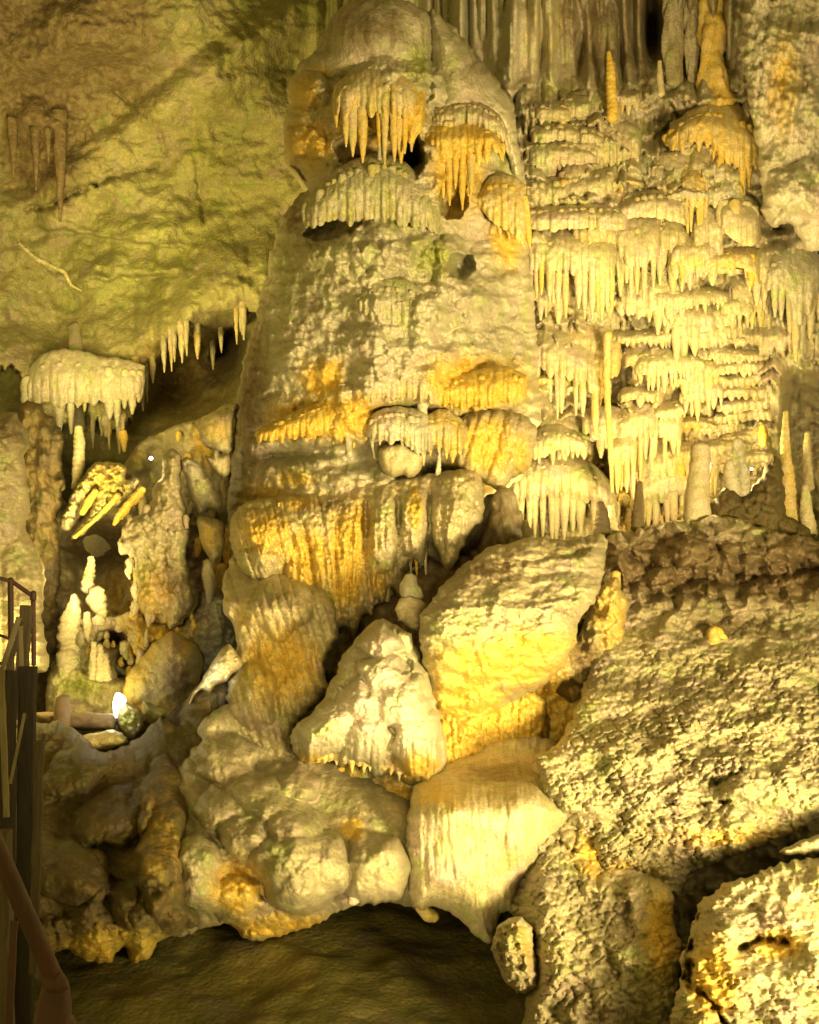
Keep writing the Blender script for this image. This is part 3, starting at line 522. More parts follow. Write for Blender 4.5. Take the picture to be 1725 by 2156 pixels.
# ================================================================== RIGHT FLOWSTONE WALL: curtains
CUR = [
 ('wide curtain of long straight stalactites right beside the great column', [(1112, 500), (1150, 486), (1215, 483), (1270, 490), (1301, 530)], [(1112, 620), (1157, 642), (1190, 668), (1245, 690), (1278, 668), (1301, 610)], dict(spacing=11, mid=.22, out=.42, tvar=.75, minlen=.8)),
 ('narrow fluted curtain right of the widest one, ending in two blunt feet', [(1292, 466), (1330, 450), (1385, 460)], [(1300, 560), (1340, 658), (1385, 600)], dict(spacing=12, mid=.35, out=.35, minlen=.75)),
 ('small domed curtain with arched top under the long paired stalactites', [(1415, 535), (1434, 500), (1472, 494), (1508, 515)], [(1415, 570), (1450, 592), (1478, 584), (1508, 560)], dict(spacing=9, mid=.5, out=.35, tintc=(.2, 0, 0))),
 ('bright square shouldered curtain at the right rim of the wall, orange at its corner', [(1478, 545), (1506, 526), (1563, 518), (1596, 530)], [(1478, 575), (1520, 580), (1560, 590), (1596, 652)], dict(spacing=10, mid=.55, out=.38, tintc=(.35, 0, 0))),
 ('short ledge with a fine toothed fringe below the domed curtain', [(1378, 612), (1430, 600), (1487, 602), (1527, 622)], [(1378, 650), (1434, 676), (1480, 655), (1527, 638)], dict(spacing=8, mid=.5, out=.38)),
 ('small rounded ledge tucked under the orange cornered curtain', [(1520, 632), (1550, 618), (1588, 628)], [(1520, 650), (1550, 662), (1588, 660)], dict(spacing=9, mid=.8, out=.35)),
 ('long thin ledge with many little teeth crossing the wall at mid height', [(1300, 705), (1370, 692), (1440, 684), (1500, 668), (1560, 658), (1592, 664)], [(1300, 725), (1370, 728), (1440, 735), (1490, 760), (1550, 728), (1592, 715)], dict(spacing=8, mid=.6, out=.36)),
 ('tall yellow curtain beside the black gap, its strands trailing almost to the floor', [(1254, 712), (1276, 698), (1304, 706)], [(1254, 850), (1280, 930), (1304, 860)], dict(spacing=10, mid=.2, out=.3, tintc=(.45, 0, 0))),
 ('drooping ledge with a pointed right end in the bright part of the wall', [(1345, 765), (1366, 738), (1411, 730), (1461, 745), (1484, 768)], [(1345, 815), (1396, 828), (1450, 795), (1484, 778)], dict(spacing=9, mid=.4, out=.36)),
 ('curtain of slim strands below the widest one, against the column edge', [(1134, 700), (1175, 694), (1221, 716), (1254, 740)], [(1134, 850), (1165, 890), (1221, 905), (1254, 925)], dict(spacing=11, mid=.2, out=.34, tvar=.7, minlen=.8)),
 ('small arched curtain in the brightest part of the wall', [(1440, 825), (1472, 797), (1506, 794), (1526, 820)], [(1440, 860), (1472, 880), (1506, 860), (1526, 846)], dict(spacing=9, mid=.45, out=.34)),
 ('little fringe at the shoulder of the mound left of the black gap', [(1115, 925), (1160, 892), (1205, 905), (1240, 940)], [(1115, 965), (1150, 985), (1205, 960), (1240, 962)], dict(spacing=11, mid=.6, out=.4)),
 ('big domed curtain of dark gapped strands at the foot of the wall beside the column', [(1078, 1005), (1110, 962), (1160, 948), (1215, 958), (1262, 998), (1290, 1060)], [(1078, 1110), (1120, 1140), (1176, 1146), (1230, 1132), (1262, 1120), (1290, 1110)], dict(spacing=12, mid=.3, out=.6, tvar=.4, minlen=.9)),
 ('dazzling lit curtain standing nearest the floor left of the tall stalagmite', [(1342, 1020), (1370, 985), (1404, 972), (1452, 990)], [(1342, 1112), (1380, 1122), (1420, 1105), (1452, 1085)], dict(spacing=11, mid=.3, out=.4, minlen=.9)),
 ('large golden hood with long strands high on the right of the wall', [(1412, 290), (1450, 240), (1500, 214), (1545, 218), (1583, 250), (1600, 310)], [(1412, 300), (1450, 330), (1490, 350), (1535, 430), (1575, 420), (1600, 380)], dict(spacing=13, mid=.45, out=.5, tintc=(.45, 0, 0), minlen=.6)),
 ('pair of long tapering stalactites below the golden hood', [(1455, 330), (1475, 302), (1502, 306), (1525, 330)], [(1455, 380), (1480, 495), (1510, 505), (1525, 430)], dict(spacing=17, mid=.25, out=.3, tintc=(.15, 0, 0), minlen=.85, wr=.7)),
 ('ribbed golden sheet left of the long tapering stalactites', [(1436, 362), (1458, 348), (1486, 362)], [(1436, 470), (1460, 492), (1486, 478)], dict(spacing=9, mid=.5, out=.34, tintc=(.4, 0, 0), minlen=.9)),
 ('stout banded lobe right of the long tapering stalactites', [(1520, 420), (1545, 405), (1575, 412), (1596, 440)], [(1520, 475), (1545, 505), (1575, 515), (1596, 500)], dict(spacing=20, mid=.9, out=.35)),
 ('greyish ledge of fat teeth just above the widest curtain', [(1112, 445), (1170, 432), (1240, 428), (1310, 440)], [(1112, 475), (1170, 480), (1240, 478), (1310, 480)], dict(spacing=12, mid=.85, out=.4)),
 ('dim rippled ledge two tiers above the widest curtain', [(1112, 385), (1170, 372), (1240, 360), (1290, 352)], [(1112, 425), (1170, 428), (1240, 415), (1290, 400)], dict(spacing=13, mid=.85, out=.34)),
 ('knobbly ledge with grape like lumps right of the rippled ledge', [(1300, 440), (1350, 405), (1400, 400), (1436, 420)], [(1300, 455), (1350, 450), (1400, 455), (1436, 470)], dict(spacing=12, mid=.9, out=.3)),
 ('pale short fringe upper left of the wall below the orange spike', [(1122, 305), (1160, 292), (1215, 300), (1250, 320)], [(1122, 345), (1160, 350), (1215, 338), (1250, 335)], dict(spacing=13, mid=.8, out=.3)),
 ('small whitish fringe at the upper left, topmost but one', [(1130, 222), (1160, 210), (1200, 222)], [(1130, 250), (1160, 262), (1200, 258)], dict(spacing=12, mid=.7, out=.28)),
 ('mottled bumpy ledge between the two pale fringes, upper left', [(1128, 272), (1180, 255), (1235, 268), (1265, 285)], [(1128, 290), (1180, 288), (1235, 292), (1265, 298)], dict(spacing=12, mid=.9, out=.3)),
 ('rounded pale fringe high on the wall left of the orange spike', [(1185, 205), (1215, 198), (1245, 208)], [(1185, 238), (1215, 245), (1245, 240)], dict(spacing=14, mid=.8, out=.3)),
 ('grey drapery with a peaked hood at the far right edge of the wall', [(1616, 560), (1650, 522), (1685, 518), (1725, 545)], [(1616, 620), (1650, 700), (1680, 830), (1725, 640)], dict(spacing=14, mid=.3, out=.5, mat='G', minlen=.7)),
 ('stack of thin strands in the wall middle below the toothed ledge', [(1300, 880), (1325, 850), (1350, 842), (1378, 860)], [(1300, 960), (1330, 1010), (1360, 1000), (1378, 960)], dict(spacing=10, mid=.2, out=.3, minlen=.7)),
 ('bundle of upright strands left of the dazzling curtain', [(1288, 930), (1312, 905), (1340, 915)], [(1288, 1010), (1312, 1060), (1340, 1030)], dict(spacing=10, mid=.25, out=.3, tintc=(.3, 0, 0))),
 ('group of bright strands in the middle of the wall above the dazzling curtain', [(1375, 880), (1400, 858), (1435, 872)], [(1375, 950), (1405, 985), (1435, 960)], dict(spacing=10, mid=.3, out=.3)),
]
ROWS = [(735, 1500, 1590), (762, 1498, 1602), (788, 1530, 1606), (812, 1530, 1612), (838, 1534, 1616), (862, 1532, 1620), (888, 1470, 1560), (906, 1540, 1626), (930, 1480, 1570), (852, 1380, 1438), (820, 1318, 1372), (950, 1560, 1632), (975, 1470, 1530)]
POS = ['topmost of the short bright ledges by the right rim of the wall', 'second short bright ledge down by the right rim of the wall', 'third short bright ledge down by the right rim of the wall', 'fourth short bright ledge down by the right rim of the wall', 'fifth short bright ledge down by the right rim of the wall', 'sixth short bright ledge down by the right rim of the wall', 'overexposed frill above the tall stalagmite', 'seventh short bright ledge down by the right rim of the wall', 'lower frill just above the top of the tall stalagmite', 'little ledge left of the small arched curtain', 'little dim ledge under the left end of the drooping ledge', 'lowest short bright ledge by the right rim, beside the amber lump', 'frill right behind the tall stalagmite']
for (y, a, b), l in zip(ROWS, POS):
    m = (a+b)/2+random.uniform(-12, 12); q = random.uniform(-6, 6); a -= random.uniform(0, 22); b += random.uniform(0, 10); CUR.append((l, [(a, y+8+q), (m-12, y-7), (m+14, y-6-q), (b, y+6-q)], [(a, y+22+q), (m-12, y+random.uniform(24, 40)), (m+14, y+random.uniform(22, 36)), (b, y+20-q)], dict(spacing=random.choice((8, 10, 12)), mid=.6, out=random.uniform(.2, .34))))
for i, (lab, tp, bt, kw) in enumerate(CUR):
    if kw.get('mat') == 'G': kw['mat'] = M_GREY
    cx = (tp[0][0]+tp[-1][0])/2; cy = tp[1][1]
    Yc = float(wallY(np.array([cx]), np.array([cy]))[0])-.42
    if cy > 900: Yc -= .15
    kw['out'] = kw['out']*.78; kw['spacing'] = kw['spacing']*1.2; kw.setdefault('wr', .7); kw.setdefault('taper', .5); curtain(tp, bt, Yc+.1, lab, 'flowstone curtain', seed=100+i, group='dripstone curtains on the flowstone wall', ext=.14, **kw)
def solo(name, pts, rad, Y, mat, label, cat, group=None, **k):
    o = tube(name, pts, rad, Y, mat, None, **k); return tag(o, label, cat, group)
FW = empty('flowstone_wall', P(1370, 1120, 13.7), 'rows of small drip fringes covering the right wall between the larger curtains', 'flowstone')
rq = np.random.RandomState(5)
for gy in range(15):
    for gx in range(6):
        x = 1112+gx*88+rq.uniform(-22, 22)+(gy % 2)*40; y = 205+gy*60+rq.uniform(-20, 20)
        if x > 1600 or (y < 300 and 1290 < x < 1400) or (abs(x-1268) < 30 and 800 < y < 1000) or y > 1060: continue
        wdt = rq.uniform(60, 120); hh = rq.uniform(90, 190) if rq.rand() < .6 else rq.uniform(34, 55); x1_ = min(x+wdt, 1628); yy = y
        Yc = float(wallY(np.array([x]), np.array([y]))[0])-.22
        curtain([(x, yy+rq.uniform(2, 14)), (x+wdt*.35, yy-4), (x+wdt*.7, yy-2), (x1_, yy+rq.uniform(2, 14))], [(x, yy+hh*.7), (x+wdt*.35, yy+hh), (x+wdt*.7, yy+hh*.95), (x1_, yy+hh*.7)], Yc, spacing=rq.uniform(11, 19), wr=.72, taper=.5, mid=rq.uniform(.2, .5), out=rq.uniform(.14, .26), parent=FW, capname='fringe', long_p=.8, tintc=(rq.rand()**2*.45, 0, 0), step=2.4, mat=M_CALC if rq.rand() < .7 or y > 500 else M_GREY)
solo('stalactite', [(1280, 700), (1278, 800), (1284, 920), (1290, 1036)], [9, 8, 6, 3], 13.55, M_CALC, 'very long yellow stalactite hanging beside the black gap', 'stalactite', tint=(.4, 0, 0), lump=.35, base='top')
solo('dripstone_spike', [(1282, 108), (1286, 150), (1288, 200), (1290, 252)], [4, 10, 11, 12], 13.4, M_OCH, 'slim orange spike high on the flowstone wall', 'dripstone', tint=(.8, 0, 0), ring=.15)
solo('dripstone_pillar', [(1494, -60), (1500, 60), (1498, 120), (1505, 180), (1510, 225)], [20, 24, 20, 30, 40], 13.8, M_CALC, 'bulging orange pillar with stacked lumps at the top of the wall', 'dripstone', tint=(.5, 0, 0), ring=.06, lump=.45, fine=.2, rings=26, seg=3)
solo('dripstone_spike', [(1389, 128), (1390, 160), (1392, 200)], [4, 7, 8], 13.4, M_CALC, 'small pale spike standing between the dark folds of the upper wall', 'dripstone')
solo('dripstone_lump', [(1607, 895), (1608, 915), (1607, 938)], [6, 11, 7], 13.3, M_OCH, 'amber egg shaped lump at the right rim of the bright wall', 'dripstone', tint=(1, 0, 0))
for x0, x1, l in ((1125, 1165, 'leftmost broad dim fold at the top of the wall beside the column dome'), (1168, 1205, 'pale flat fold at the top of the wall'), (1395, 1440, 'broad dim fold right of the black cleft at the top of the wall'), (1442, 1472, 'narrow brown fold left of the bulging orange pillar'), (1525, 1560, 'yellow brown fold right of the bulging orange pillar')):
    h0 = {1125: 60, 1168: 62, 1395: 175, 1442: 175, 1525: 165}[x0]
    xm = (x0+x1)/2; hw = (x1-x0)/2
    solo('stone_fold', [(xm, -70), (xm, h0*.5), (xm+2, h0)], [hw, hw, hw*.7], 14.0, M_GREY, l, 'rock fold', 'tall folds at the top of the wall', lump=.35, fine=.15, flat=.45, rings=24, seg=4, tint=(.15, .1, .35), base='top')
# far right grey wall mass
relief('rock_buttress', [(1572, -60), (1620, -80), (1950, -80), (1950, 560), (1725, 530), (1690, 500), (1660, 470), (1625, 480), (1605, 440), (1600, 360), (1585, 260), (1570, 160), (1560, 80)], lambda u, v: 13.2-.0012*(u-1600), M_GREY, .5, 70,
       lambda u, v: .26*fbm(u/60, v/80, 5, 91)+.08*bumps(u, v, 22, 40, 92, .8, 1, jit=1)+.14*ribs(u+.15*v, v, 22, 93)*ss(420, 250, v)+.06*bumps(u, v, 9, 12, 94)+.4*blob(u, v, 1690, 400, 80, 60, .3), blurpatch([(0, 1650, 180, 40, 120, .5), (0, 1520, 60, 30, 60, .5), (1, 1680, 60, 60, 60, 0.22)]), 3, 5, .8,
       label='pale lumpy rock buttress filling the top right corner', cat='rock')
# ================================================================== STALAGMITES on the ridge
SG = 'stalagmites standing on the ridge'
solo('stalagmite', [(1476, 938), (1474, 990), (1468, 1060), (1470, 1135)], [19, 22, 26, 28], 12.0, M_CALC, 'tall blunt stalagmite standing alone on the dark ridge before the bright wall', 'stalagmite', SG, ring=.07, lump=.10, rings=24, seg=3)
solo('stalagmite', [(1553, 925), (1556, 960), (1560, 1000), (1565, 1050)], [11, 15, 17, 22], 12.5, M_GREY, 'bumpy shaded stalagmite just right of the tall blunt one', 'stalagmite', SG, ring=.2, lump=.2, rings=20, seg=3)
solo('stalagmite', [(1537, 970), (1538, 1000), (1545, 1040)], [8, 14, 18], 12.4, M_GREY, 'squat companion leaning on the bumpy shaded stalagmite', 'stalagmite', SG, ring=.15, rings=16, seg=3)
solo('stalagmite', [(1655, 866), (1654, 930), (1658, 1000), (1664, 1080), (1668, 1130)], [5, 9, 14, 18, 26], 12.6, M_CALC, 'slender golden stalagmite near the right frame edge, tallest of its cluster', 'stalagmite', SG, ring=.15, lump=.15, rings=20, seg=3, tint=(.35, 0, 0))
solo('stalagmite', [(1701, 910), (1700, 960), (1702, 1030)], [6, 9, 12], 13.0, M_GREY, 'dim thin stalagmite at the right frame edge behind the bright pair', 'stalagmite', SG, ring=.12, rings=16, seg=3, tint=(.3, 0, .3))
solo('stalagmite', [(1695, 1022), (1697, 1060), (1706, 1140)], [8, 12, 17], 12.4, M_CALC, 'short pale stalagmite in front of the dim thin one', 'stalagmite', SG, ring=.12, rings=16, seg=3)
solo('stalagmite', [(1347, 1015), (1346, 1060), (1342, 1115)], [6, 11, 15], 12.3, M_DKROCK, 'dark silhouetted stalagmite before the dazzling curtain', 'stalagmite', SG, ring=.1, rings=16, seg=3)  # silhouette shade is put into the dark stone colour
solo('stalagmite', [(1264, 1058), (1268, 1090), (1266, 1130)], [8, 14, 20], 12.2, M_DKROCK, 'dark shaded stump at the foot of the big domed curtain', 'stalagmite', SG, ring=.1, rings=16, seg=3)  # dark stone colour stands in for shade on the stump
solo('stalagmite', [(1287, 1062), (1289, 1090), (1292, 1125)], [6, 8, 12], 12.35, M_CALC, 'little bright stump beside the dark shaded stump', 'stalagmite', SG, ring=.2, rings=16, seg=3)
solo('stalagmite', [(1103, 1098), (1104, 1118), (1100, 1145)], [9, 15, 16], 11.9, M_GREY, 'small round knob at the left end of the ridge', 'stalagmite', SG, ring=.1, rings=16, seg=3)
relief('ridge_rock', [(1500, 1060), (1530, 1030), (1570, 1040), (1600, 1010), (1632, 960), (1650, 1000), (1660, 1080), (1720, 1120), (1760, 1150), (1700, 1180), (1560, 1160), (1500, 1120)], 12.6, M_DKROCK, .4, 40, lambda u, v: .15*bumps(u, v, 26, 20, 97)+.1*fbm(u/20, v/20, 4, 98), None, 3, 5, .7, label='dark broken rock heap right of the tall blunt stalagmite', cat='rock')
# little lamp standing behind the ridge
def small_lamp(px, py, Y, r, label, power_dir=(0, -1)):
    t = empty('cave_lamp', P(px, py+r, Y), label, 'lamp')
    tube('housing', [(px, py+r*1.6), (px, py+r*.2)], [r*.55, r*.8], Y+.03, M_IRON, t, rings=12, lump=0, fine=0)
    tube('bulb', [(px, py+r*.3), (px, py-r*.3), (px, py-r*.9)], [r*.8, r, r*.5], Y, M_BULB, t, rings=14, lump=0, fine=0)
    return t
small_lamp(1583, 988, 12.35, 3, 'small glaring lamp tucked behind the bumpy stalagmite on the ridge')
# ================================================================== RIGHT SLOPE AND BOULDERS
def slopeY(u, v): return 12.4-4.2*ss(1090, 1700, v)-.0006*(u-1300)
def slope_disp(u, v):
    t = ss(1180, 1420, v)
    h = .28*fbm(u/150, v/90, 4, 101)
    # dark terraces near the crest
    ph = (v-.10*u)/46+.6*gn(u/80, v/60, 102); h = h+(1-t)*(.4*bumps(u, v, 60, 34, 103, .8, .7)+.22*bumps(u, v, 26, 22, 108, .8, .5)-.45*crack(u, v, [(1270, 1300), (1380, 1255), (1470, 1215), (1560, 1225), (1725, 1190)], 12)-.3*np.abs(gn(u/45, v/70, 104)))
    r = -.32
    s1 = bumps(u, v, 24, 12, 105, 1.2, .7, rot=r, jit=1); s2 = bumps(u, v, 13, 8, 106, 1.1, .7, rot=r, jit=1); s3 = bumps(u, v, 56, 28, 107, 1.3, .9, rot=r, jit=1)
    sm = 1-.55*gs(u, v, 1620, 1690, 150, 90)
    h = h+t*sm*(.085*scales(u, v, 26, 13, 105, r)*(.5+.6*ss(-.4, .3, fbm(u/90, v/60, 3, 99)))+.035*scales(u, v, 13, 8, 106, r)+.04*scales(u, v, 70, 38, 107, r)+.03*fbm(u/40, v/26, 3, 109))-t*.25*crack(u, v, [(1500, 1648), (1560, 1625)], 5)-t*.2*crack(u, v, [(1395, 1685), (1440, 1700), (1530, 1685)], 4)
    return h+.25*blob(u, v, 1465, 1165, 48, 34)+.2*blob(u, v, 1395, 1215, 30, 36)
SLP = [(1262, 1132), (1320, 1120), (1385, 1104), (1450, 1092), (1520, 1084), (1600, 1104), (1680, 1125), (1760, 1140), (1950, 1150), (1950, 1600), (1800, 1680), (1745, 1708), (1700, 1738), (1650, 1762), (1580, 1792), (1512, 1815), (1456, 1836), (1440, 1860), (1430, 1890), (1400, 1905), (1370, 1880), (1330, 1850), (1290, 1850), (1240, 1790), (1180, 1720), (1140, 1660), (1128, 1600), (1170, 1570), (1205, 1510), (1225, 1460), (1238, 1400), (1225, 1340), (1262, 1240), (1268, 1190)]
relief('scaly_rock_slope', SLP, slopeY, M_ROCK, .32, 60, slope_disp, blurpatch([(1, 1300, 1500, 100, 100, 0.22), (0, 1560, 1760, 200, 30, .45), (0, 1330, 1850, 60, 40, .6), (2, 1420, 1190, 220, 85, .9), (2, 1660, 1200, 170, 85, .9), (2, 1540, 1320, 160, 40, .5), (1, 1500, 1400, 200, 60, 0.19)]), 2.7, 6, 1.6,  # strong dark tint paints shade over the upper slope
       label='broad rock slope covered in small scaly lobes, on the right below the ridge', cat='rock')
for pts, r, l in (([(1462, 1150), (1462, 1185), (1450, 1200)], [40, 38, 14], 'round pale boulder carrying the tall blunt stalagmite'), ([(1392, 1185), (1392, 1215), (1385, 1250)], [24, 26, 12], 'smaller pale lump left of the boulder under the tall stalagmite')):
    solo('boulder', pts, r, 11.75, M_ROCK, l, 'boulder', lump=.2, rings=26, seg=3)
solo('dripstone_wedge', [(1298, 1205), (1292, 1260), (1284, 1310), (1280, 1345)], [10, 15, 12, 6], 10.9, M_OCH, 'upright tan wedge of rock in the dark cleft left of the scaly slope', 'dripstone', tint=(.4, 0, 0), lump=.2)
solo('dripstone_wedge', [(1245, 1220), (1243, 1262), (1240, 1290)], [5, 8, 5], 10.9, M_CALC, 'thin pale finger at the upper edge of the cleft', 'dripstone')
for x, y, r, l in ((1505, 1345, 22, 'yellowish knob sticking out of the upper scaly slope'), (1240, 1555, 0, '')):
    if r: solo('rock_lump', [(x, y-r), (x, y), (x-3, y+r)], [r*.6, r, r*.7], float(slopeY(np.array([x]), np.array([y]))[0])-.42, M_ROCK, l, 'rock', tint=(.5, 0, 0), lump=.5, fine=.25, rings=20, seg=3)
# rough ochre cleft rock between the mushroom boulder and the slope
relief('cleft_rock', [(1040, 1460), (1100, 1400), (1180, 1350), (1225, 1330), (1255, 1250), (1300, 1220), (1320, 1300), (1290, 1400), (1270, 1480), (1240, 1560), (1190, 1610), (1120, 1620), (1060, 1610)], 10.6, M_OCH, .4, 50, lambda u, v: .2*bumps(u, v, 24, 32, 111, .8)+.15*fbm(u/22, v/26, 4, 112)-.7*blob(u, v, 1205, 1455, 32, 22)-.6*blob(u, v, 1145, 1530, 14, 30), blurpatch([(0, 1170, 1500, 80, 90, .8), (2, 1230, 1400, 50, 80, .6)]), 3, 5, .8, label='rough orange rock with dark holes in the cleft behind the tilted boulder', cat='rock')
# the tilted mushroom boulder
MB = empty('mushroom_boulder', P(950, 1650, 9.3), 'big tilted boulder with a grey top and glowing orange underside, centre', 'boulder')
relief('upper_slab', [(884, 1350), (890, 1290), (925, 1240), (965, 1200), (1012, 1165), (1065, 1142), (1130, 1134), (1200, 1136), (1272, 1128), (1274, 1190), (1262, 1250), (1225, 1300), (1214, 1345), (1196, 1390), (1150, 1435), (1092, 1480), (1062, 1520), (1050, 1560), (1000, 1600), (940, 1560), (905, 1500), (895, 1420)], lambda u, v: 9.7-.9*ss(1130, 1330, v)+1.0*ss(1330, 1540, v)+.0012*(u-1000), M_ROCK, .55, 75,
       lambda u, v: .14*fbm(u/60, v/34, 5, 121)+.035*scales(u, v, 26, 13, 122, -.3)*ss(1200, 1290, v)*ss(1400, 1340, v)+.03*fbm(u/12, v/12, 4, 123)+.05*bumps(u, v, 24, 30, 124, 1, 1, jit=1)*ss(1330, 1380, v)-.12*crack(u, v, [(1060, 1190), (1180, 1170), (1265, 1150)], 6),
       blurpatch([(0, 1050, 1400, 150, 55, .85), (0, 980, 1500, 90, 90, 1), (0, 1120, 1360, 100, 40, .7), (2, 1010, 1200, 130, 50, .55), (2, 1180, 1150, 90, 30, .4)]), 2.6, 4, .9, MB)  # dark tint paints shade on the slab's top, away from the lamps
relief('orange_underside', [(900, 1420), (960, 1410), (1060, 1440), (1120, 1450), (1150, 1490), (1140, 1560), (1125, 1596), (1080, 1606), (1030, 1625), (985, 1650), (940, 1662), (905, 1672), (895, 1600), (890, 1500)], lambda u, v: 9.75+.0008*(u-1000), M_OCH, .35, 60,
       lambda u, v: .14*bumps(u, v, 16, 26, 125, 1, .5)*gs(u, v, 1000, 1530, 60, 50)+.08*ribs(u, v, 14, 126)+.07*fbm(u/14, v/20, 4, 127), blurpatch([(0, 1000, 1550, 200, 200, 1)]), 2.6, 4, .8, MB)
relief('lobed_front', [(611, 1558), (628, 1524), (665, 1490), (697, 1440), (718, 1392), (745, 1348), (785, 1312), (815, 1304), (850, 1326), (880, 1370), (898, 1410), (916, 1470), (930, 1530), (938, 1590), (925, 1650), (900, 1668), (880, 1655), (850, 1648), (820, 1628), (790, 1640), (775, 1615), (745, 1605), (720, 1612), (700, 1592), (660, 1608), (632, 1604)], lambda u, v: 9.2-.4*ss(1300, 1500, v)+.3*ss(1500, 1650, v), M_GREY, .6, 70,
       lambda u, v: .42*np.maximum.reduce([blob(u, v, 690, 1530, 75, 60, -.5), blob(u, v, 810, 1420, 60, 42, .2), blob(u, v, 760, 1480, 60, 55), blob(u, v, 850, 1480, 62, 62), blob(u, v, 800, 1350, 50, 35), blob(u, v, 880, 1560, 55, 80), blob(u, v, 770, 1560, 55, 60)])+.025*bumps(u, v, 12, 14, 131, 1, .8)+.05*fbm(u/20, v/20, 4, 132)+.11*ribs(u, v, 15, 133, .5)*ss(1530, 1590, v)-.3*blob(u, v, 850, 1400, 22, 18),
       blurpatch([(0, 880, 1620, 60, 40, .7), (0, 660, 1600, 60, 20, .5), (1, 820, 1540, 90, 40, 0.22)]), 2.3, 4, .9, MB)
curtain([(640, 1578), (720, 1570), (800, 1565), (880, 1580), (905, 1600)], [(640, 1605), (720, 1625), (800, 1650), (880, 1680), (905, 1665)], 8.85, spacing=13, mid=.55, mat=M_CALC, out=.2, tintc=(.35, .1, 0), droplet=12, parent=MB, capname='dripping_rim')
solo('small_boulder', [(866, 1212), (862, 1235), (868, 1262)], [12, 21, 22], 9.6, M_GREY, 'round cracked knob between the drapery and the tilted boulder', 'dripstone', lump=.2, rings=20, seg=2.5)
solo('small_boulder', [(848, 1268), (868, 1290), (876, 1318)], [20, 30, 16], 9.5, M_CALC, 'angular pale block right under the round cracked knob', 'dripstone', lump=.3, rings=20, seg=2.5)
solo('small_boulder', [(846, 1340), (852, 1362), (850, 1390)], [24, 20, 8], 8.7, M_CALC, 'pale wedge shaped tooth set in the lobed front of the boulder', 'dripstone', lump=.25, rings=20, seg=2.5)
relief('shadowed_rock', [(660, 1430), (668, 1390), (700, 1350), (760, 1300), (830, 1250), (900, 1180), (950, 1190), (1020, 1130), (1040, 1040), (1075, 1030), (1100, 1100), (1080, 1160), (980, 1260), (880, 1420), (760, 1480), (690, 1480)], 11.0, M_ROCK, .3, 50, lambda u, v: .15*fbm(u/50, v/60, 5, 135), blurpatch([(2, 900, 1250, 300, 300, .85)]), 4, 5, .8, label='dark shaded rock face in the gap between column and tilted boulder', cat='rock')  # dark tint all over paints the shade of the gap
relief('flowstone_apron', [(600, 1500), (680, 1470), (760, 1480), (900, 1500), (1050, 1520), (1150, 1560), (1230, 1600), (1300, 1760), (1440, 1880), (1450, 2000), (1300, 2020), (1140, 1990), (1090, 1900), (1000, 1890), (880, 1890), (760, 1880), (640, 1900), (540, 1880), (460, 1850), (440, 1600), (500, 1520)], lambda u, v: 10.35-1.3*ss(1480, 1780, v), M_ROCK, .35, 50, lambda u, v: .22*bumps(u, v, 50, 60, 136, 1, .9, jit=1)+.12*fbm(u/40, v/40, 5, 137)+.06*ribs(u, v, 18, 138), blurpatch([(0, 800, 1700, 200, 70, .75), (0, 1120, 1580, 90, 40, .6), (2, 720, 1690, 30, 40, .5)]), 3, 5, .8, label='joined flowstone filling the joints between the lower boulders', cat='rock')
# drip columns under the boulder rim and the wall behind
relief('drip_columns', [(680, 1620), (760, 1600), (880, 1640), (905, 1670), (905, 1740), (880, 1790), (860, 1800), (820, 1760), (760, 1730), (700, 1700)], 9.5, M_OCH, .3, 40, lambda u, v: .18*ribs(u, v, 26, 141)+.05*fbm(u/12, v/20, 4, 142), blurpatch([(0, 860, 1710, 60, 60, .7)]), 2.8, 3, .7, label='stubby orange drip columns under the rim of the tilted boulder', cat='dripstone')
solo('dripstone_pillar', [(768, 1615), (768, 1660), (776, 1700), (778, 1730)], [9, 12, 24, 20], 9.1, M_CALC, 'whitish bulbous drip pillar under the boulder rim', 'dripstone', lump=.2, rings=20, seg=3)
for x, y0, y1, r, l in ((718, 1618, 1668, 9, 'leftmost short orange stalactite under the boulder rim'), (738, 1622, 1678, 8, 'second short orange stalactite under the boulder rim'), (850, 1660, 1768, 11, 'thin tan drip right of the whitish pillar')):
    solo('stalactite', [(x, y0), (x, (y0+y1)/2), (x+2, y1)], [r, r*.9, r*.5], 9.1, M_OCH, l, 'stalactite', tint=(.5, 0, 0), base='top')
